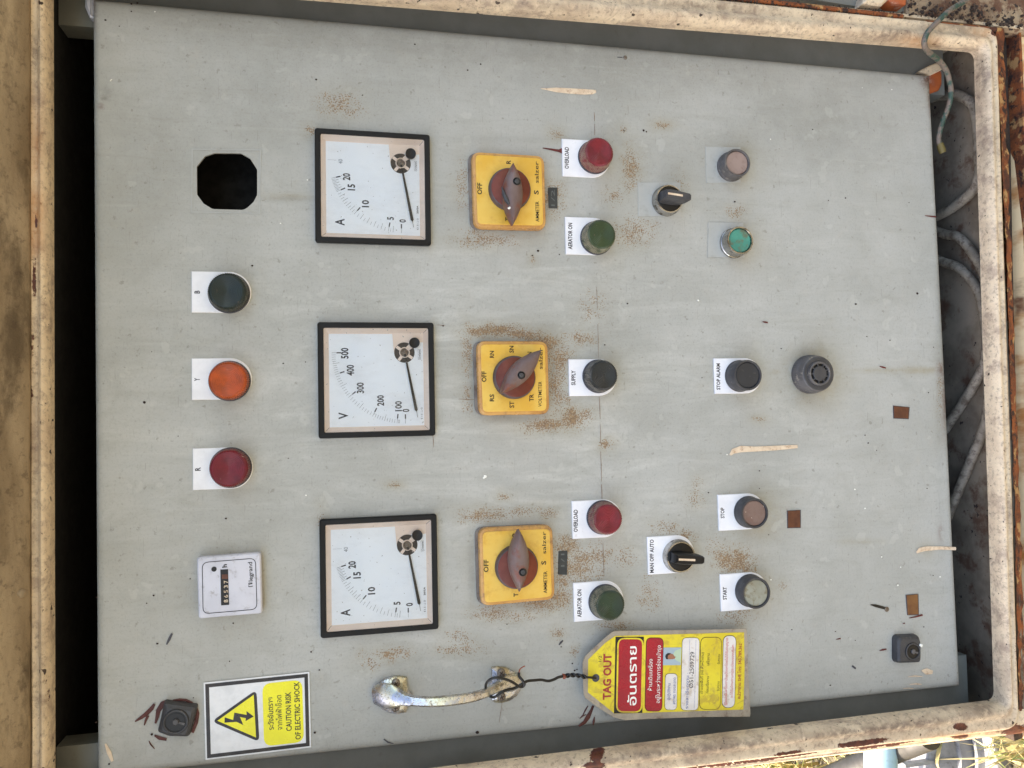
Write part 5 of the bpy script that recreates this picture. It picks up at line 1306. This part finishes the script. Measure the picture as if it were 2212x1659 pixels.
b, hh = tbox(1088, 594, 1232, 1020, 4, 'tag_white', ('ink_black', .35), TH + .05, 'name_field')
ttext('ผู้ปฏิบัติงาน', (1130, 905), (1136, 712), 2.6, hh + .12, 'tag_blue', b); ttext('สถาพร ทองสะอาด', (1192, 955), (1198, 645), 2.6, hh + .12, 'tag_blue', b)
b, hh = tbox(1276, 178, 1480, 1025, 4.5, 'tag_white', ('ink_black', .35), TH + .05, 'detail_field')
ttext('รายละเอียดงาน : ..........................', (1340, 1005), (1362, 205), 2.6, hh + .12, 'tag_blue', b); ttext('.....................................................', (1414, 1000), (1434, 210), 2.6, hh + .12, 'tag_blue', b)
ttext('Ø51-2509729', (1390, 765), (1405, 345), 4.0, hh + .14, 'ink', b)
b, hh = tbox(1490, 172, 1738, 1015, 6, 'tag_yellow', ('ink_black', .45), TH + .05, 'owner_field')
m_ = 'ink'
ttext('เจ้าของพื้นที่ (จป หัวหน้างาน)', (1512, 830), (1524, 350), 2.4, hh + .12, m_, b); ttext('ก่อนเริ่มงาน', (1578, 825), (1584, 630), 2.4, hh + .12, m_, b); ttext('เสร็จงาน', (1588, 503), (1592, 365), 2.4, hh + .12, m_, b)
ttext('รับทราบ', (1706, 800), (1708, 688), 2.4, hh + .12, m_, b); ttext('รับทราบ', (1712, 488), (1716, 375), 2.4, hh + .12, m_, b)
b, hh = tbox(1752, 152, 1905, 995, 6, 'tag_white', ('ink_black', .45), TH + .05, 'notice_field')
ttext('ผู้ใดฝ่าฝืนหรือเอาป้ายนี้ออกโดยไม่ได้รับอนุญาต', (1792, 965), (1808, 185), 2.3, hh + .12, 'tag_pinkred', b); ttext('จะได้รับโทษตามกฎระเบียบของบริษัท', (1860, 880), (1876, 265), 2.3, hh + .12, 'tag_pinkred', b)
ttext('หน่วยงาน SHE โทร: 343,789,362', (1948, 890), (1962, 248), 3.0, TH + .25, 'tag_maroon', cd, .01)
c = P(*tg(283, 648), TH); m = MB(); m.lathe((c[0], c[1], 0), [(3.4, TH + .1), (3.3, TH + .4), (2.6, TH + .45), (2.4, TH + .3)], 22); m.build('eyelet', 'gasket', T, smooth=30)

# =================================================================== CABLES IN THE CABINET FLOOR
def cable(name, label, pts, r, mat, group=None, floor=True):
    P3 = [PV(x, y, VF + r + dv) if floor else P(x, y, dv) for x, y, dv in pts]
    if floor: P3 = [(p[0], p[1], min(p[2], FR - 21)) for p in P3]
    P3 = smoothpath(P3, 8)
    T = Thing(name, label, 'cable', tuple(P3[len(P3) // 2]), group)
    m = MB(); m.tube([tuple(p) for p in P3], r, 12); m.build('sheath', mat, T, smooth=60)
    return T
g_ = 'grey cables looping under the panel'
cable('power_cable', 'thick grey cable looping nearest the green earth wire, below the panel', [(2010, 212, 0), (2040, 206, 0), (2070, 206, 1), (2100, 225, 1), (2118, 270, 1), (2130, 330, 1), (2125, 370, 1), (2104, 408, 1), (2070, 440, 1), (2035, 462, 0), (2000, 475, 0)], 5.2, 'cable', g_)
cable('power_cable', 'thick grey cable bulging out in the middle of the floor, one of a parallel pair', [(2020, 498, 0), (2045, 507, 0), (2070, 512, 0), (2100, 545, 1), (2128, 600, 1), (2138, 700, 1), (2128, 780, 1), (2105, 830, 1), (2080, 870, 0), (2040, 930, 0)], 4.8, 'cable', g_)
cable('power_cable', 'thick grey cable lying just inside the frame, second of the parallel pair', [(2010, 555, 1), (2038, 566, 1), (2070, 578, 1), (2098, 605, 1), (2120, 650, 1), (2136, 760, 1), (2134, 880, 1), (2120, 940, 1), (2095, 1000, 1), (2070, 1060, 1), (2045, 1120, 1)], 4.8, 'cable', g_)
GW = [(1885, -12, FR + 6), (2068, 12, FR + 6), (2052, 22, FR + 8), (2036, 36, FR + 9), (2018, 54, FR + 9), (2005, 68, FR + 9), (1999, 80, FR + 9), (1996.5, 92, FR + 8), (1999, 104, FR + 4), (2008, 115, FR - 2), (2020, 124, FR - 8), (2034, 137, FR - 14), (2044, 153, FR - 18), (2050, 172, FR - 22), (2054, 192, FR - 24), (2053, 214, FR - 26), (2047, 236, FR - 30), (2038, 258, FR - 34), (2031, 280, FR - 36), (2027, 300, FR - 38), (2030, 314, FR - 38)]
GW = [(2110, -20, FR + 6), (2090, -2, FR + 6)] + GW[1:]
T = cable('earth_wire', 'green insulated earth wire caked in dust, bent over the frame into the cabinet', GW, 2.6, 'green_wire', None, False)
m = MB(); m.tube([P(2030, 310, FR - 38), P(2034, 322, FR - 38), P(2037, 330, FR - 38)], [3.2, 3.6, 3.2], 10); m.build('yellow_sleeve', 'yellow_sleeve', T, smooth=50)

# =================================================================== OUTSIDE: GROUND, PIPE, GRASS
def structure(name, me_v, me_f, mat):
    me = bpy.data.meshes.new(name); me.from_pydata(me_v, [], me_f); o = bpy.data.objects.new(name, me); COL.objects.link(o); me.materials.append(MT[mat]); o['kind'] = 'structure'; return o
G_ = 60
vs = [(x, y, 0) for x, y in ((-G_, -G_), (G_, -G_), (G_, G_), (-G_, G_))]
structure('ground', vs, [(0, 1, 2, 3)], 'soil')
GV = -ZC * 1000                                     # ground in panel space
def gp(x, y, z=0): return PV(x, y, GV + z)          # a point of the photograph on the ground (+z mm)
cg = gp(2052, 1590)
T = Thing('pipe_flange', 'grey ribbed plastic pipe with a wide round flanged foot standing in grass', 'pipe', (cg[0], cg[1], cg[2]))
def vlathe(m, c, prof, n=48):
    L = []
    for r, z in prof: L.append([(c[0] + r * math.cos(2 * math.pi * i / n), c[1] + z, c[2] + r * math.sin(2 * math.pi * i / n)) for i in range(n)])
    m.stack(L[::-1] if False else L, True)
m = MB(); vlathe(m, cg, [(150, 0), (150, 22), (146, 28), (132, 30), (128, 22), (112, 22), (108, 34), (104, 36), (100, 34), (98, 20), (40, 20)]); m.build('flange', 'pipe_grey', T, smooth=35)
m = MB(); vlathe(m, cg, [(96, 18), (96, 60), (90, 64), (90, 120), (86, 126), (80, 126), (78, 110), (60, 108)]); pp_ = m.build('pipe_body', 'pipe_grey', T, smooth=35)
m = MB()
for k in range(16):
    a = 2 * math.pi * k / 16; d = np.array([math.cos(a), math.sin(a)]); nn = np.array([-d[1], d[0]]) * 3
    pts = [d * 80 - nn, d * 92 - nn, d * 92 + nn, d * 80 + nn]
    L = [[(cg[0] + p[0], cg[1] + z, cg[2] + p[1]) for p in pts] for z in (20, 180)]
    m.stack(L, True)
m.build('ribs', 'pipe_grey', T, stuff=True)
b0, b1 = PV(1902, 1560, GV + 330), PV(1902, 1720, GV + 330)
T = Thing('water_pipe', 'light blue plastic water pipe running behind the cabinet', 'pipe', tuple((np.array(b0) + np.array(b1)) / 2))
dv_ = np.array(b1) - np.array(b0); dv_ /= np.linalg.norm(dv_)
m = MB(); m.tube([tuple(np.array(b0) - dv_ * 100), tuple(np.array(b1) + dv_ * 900)], 26, 24); m.build('pipe_tube', 'pipe_blue', T, smooth=50)
b0, b1 = PV(1930, 1622, GV + 300), PV(1760, 1692, GV + 300)
T = Thing('conduit', 'grey brown conduit slanting past the blue water pipe', 'pipe', tuple((np.array(b0) + np.array(b1)) / 2))
dv_ = np.array(b1) - np.array(b0); dv_ /= np.linalg.norm(dv_)
m = MB(); m.tube([tuple(np.array(b0) - dv_ * 100), tuple(np.array(b1) + dv_ * 400)], 20, 20); m.build('pipe_tube', 'conduit_shade', T, smooth=50)
# grass
rnd = np.random.RandomState(11)
cgr = gp(2200, 1640)
vs, fs = [], []
def blade(x, z, hgt, wd_, lean, az, gz=0):
    base = np.array([x, z]); d = np.array([math.cos(az), math.sin(az)]); s_ = np.array([-d[1], d[0]]) * wd_ / 2
    k0 = len(vs)
    for i, t in enumerate((0, .35, .7, 1)):
        c = base + d * lean * t * t; w = (1 - t ** 2) if t < 1 else .02
        zz = hgt * (t - .25 * t * t * (lean / hgt))
        vs.append((c[0] - s_[0] * w, GV + gz + zz, c[1] - s_[1] * w)); vs.append((c[0] + s_[0] * w, GV + gz + zz, c[1] + s_[1] * w))
    for i in range(3): fs.append((k0 + 2 * i, k0 + 2 * i + 1, k0 + 2 * i + 3, k0 + 2 * i + 2))
for i in range(9000):
    a, b = rnd.uniform(-750, 500), rnd.uniform(-420, 600)
    x, z = cgr[0] + a, cgr[2] + b
    if (x - cg[0]) ** 2 + (z - cg[2]) ** 2 < 200 ** 2: continue
    blade(x, z, rnd.uniform(40, 170), rnd.uniform(2.5, 6), rnd.uniform(10, 130), rnd.uniform(0, 6.28))
for i in range(14000):
    x, z = rnd.uniform(-2600, 900), rnd.uniform(-2800, -250)
    if abs(x) < 330 and z > -300: continue
    if (x - cg[0]) ** 2 + (z - cg[2]) ** 2 < 220 ** 2: continue
    blade(x, z, rnd.uniform(60, 240), rnd.uniform(5, 11), rnd.uniform(10, 160), rnd.uniform(0, 6.28))
m = MB(); m.v = vs; m.f = fs; m.mi = [0] * len(fs)
me = bpy.data.meshes.new('grass'); me.from_pydata([tuple(W(p)) for p in vs], [], fs); go = bpy.data.objects.new('grass', me); COL.objects.link(go); me.materials.append(MT['grass'])
go['kind'] = 'stuff'; go['label'] = 'dry and green grass growing on the ground beside the cabinet'; go['category'] = 'grass'
# two broad blades standing by the flange
for nm, pts, lab in (('grass_stalk', [(2040, 1580, 60), (2032, 1600, 90), (2027, 1625, 110), (2024, 1650, 120), (2034, 1672, 110)], 'broad bright green grass blade bent in front of the flanged pipe'),):
    P3 = smoothpath([PV(x, y, GV + z) for x, y, z in pts], 5)
    T = Thing(nm, lab, 'grass blade', tuple(P3[0]))
    m = MB(); n = len(P3)
    vv = []
    for i, p in enumerate(P3):
        w = 6 * (1 - (i / (n - 1)) ** 2) + .6
        vv += [(p[0] - w * .2, p[1], p[2] - w), (p[0], p[1] - 1.5, p[2]), (p[0] + w * .2, p[1], p[2] + w)]
    m.add(vv, [(i * 3 + k, i * 3 + k + 1, i * 3 + 4 + k, i * 3 + 3 + k) for i in range(n - 1) for k in range(2)]); m.build('leaf', 'grass', T)
for o in bpy.data.objects:
    if '_o' in o: del o['_o']
print('objects', len(bpy.data.objects), 'tris', sum(len(o.data.loop_triangles) if o.type == 'MESH' else 0 for o in bpy.data.objects))
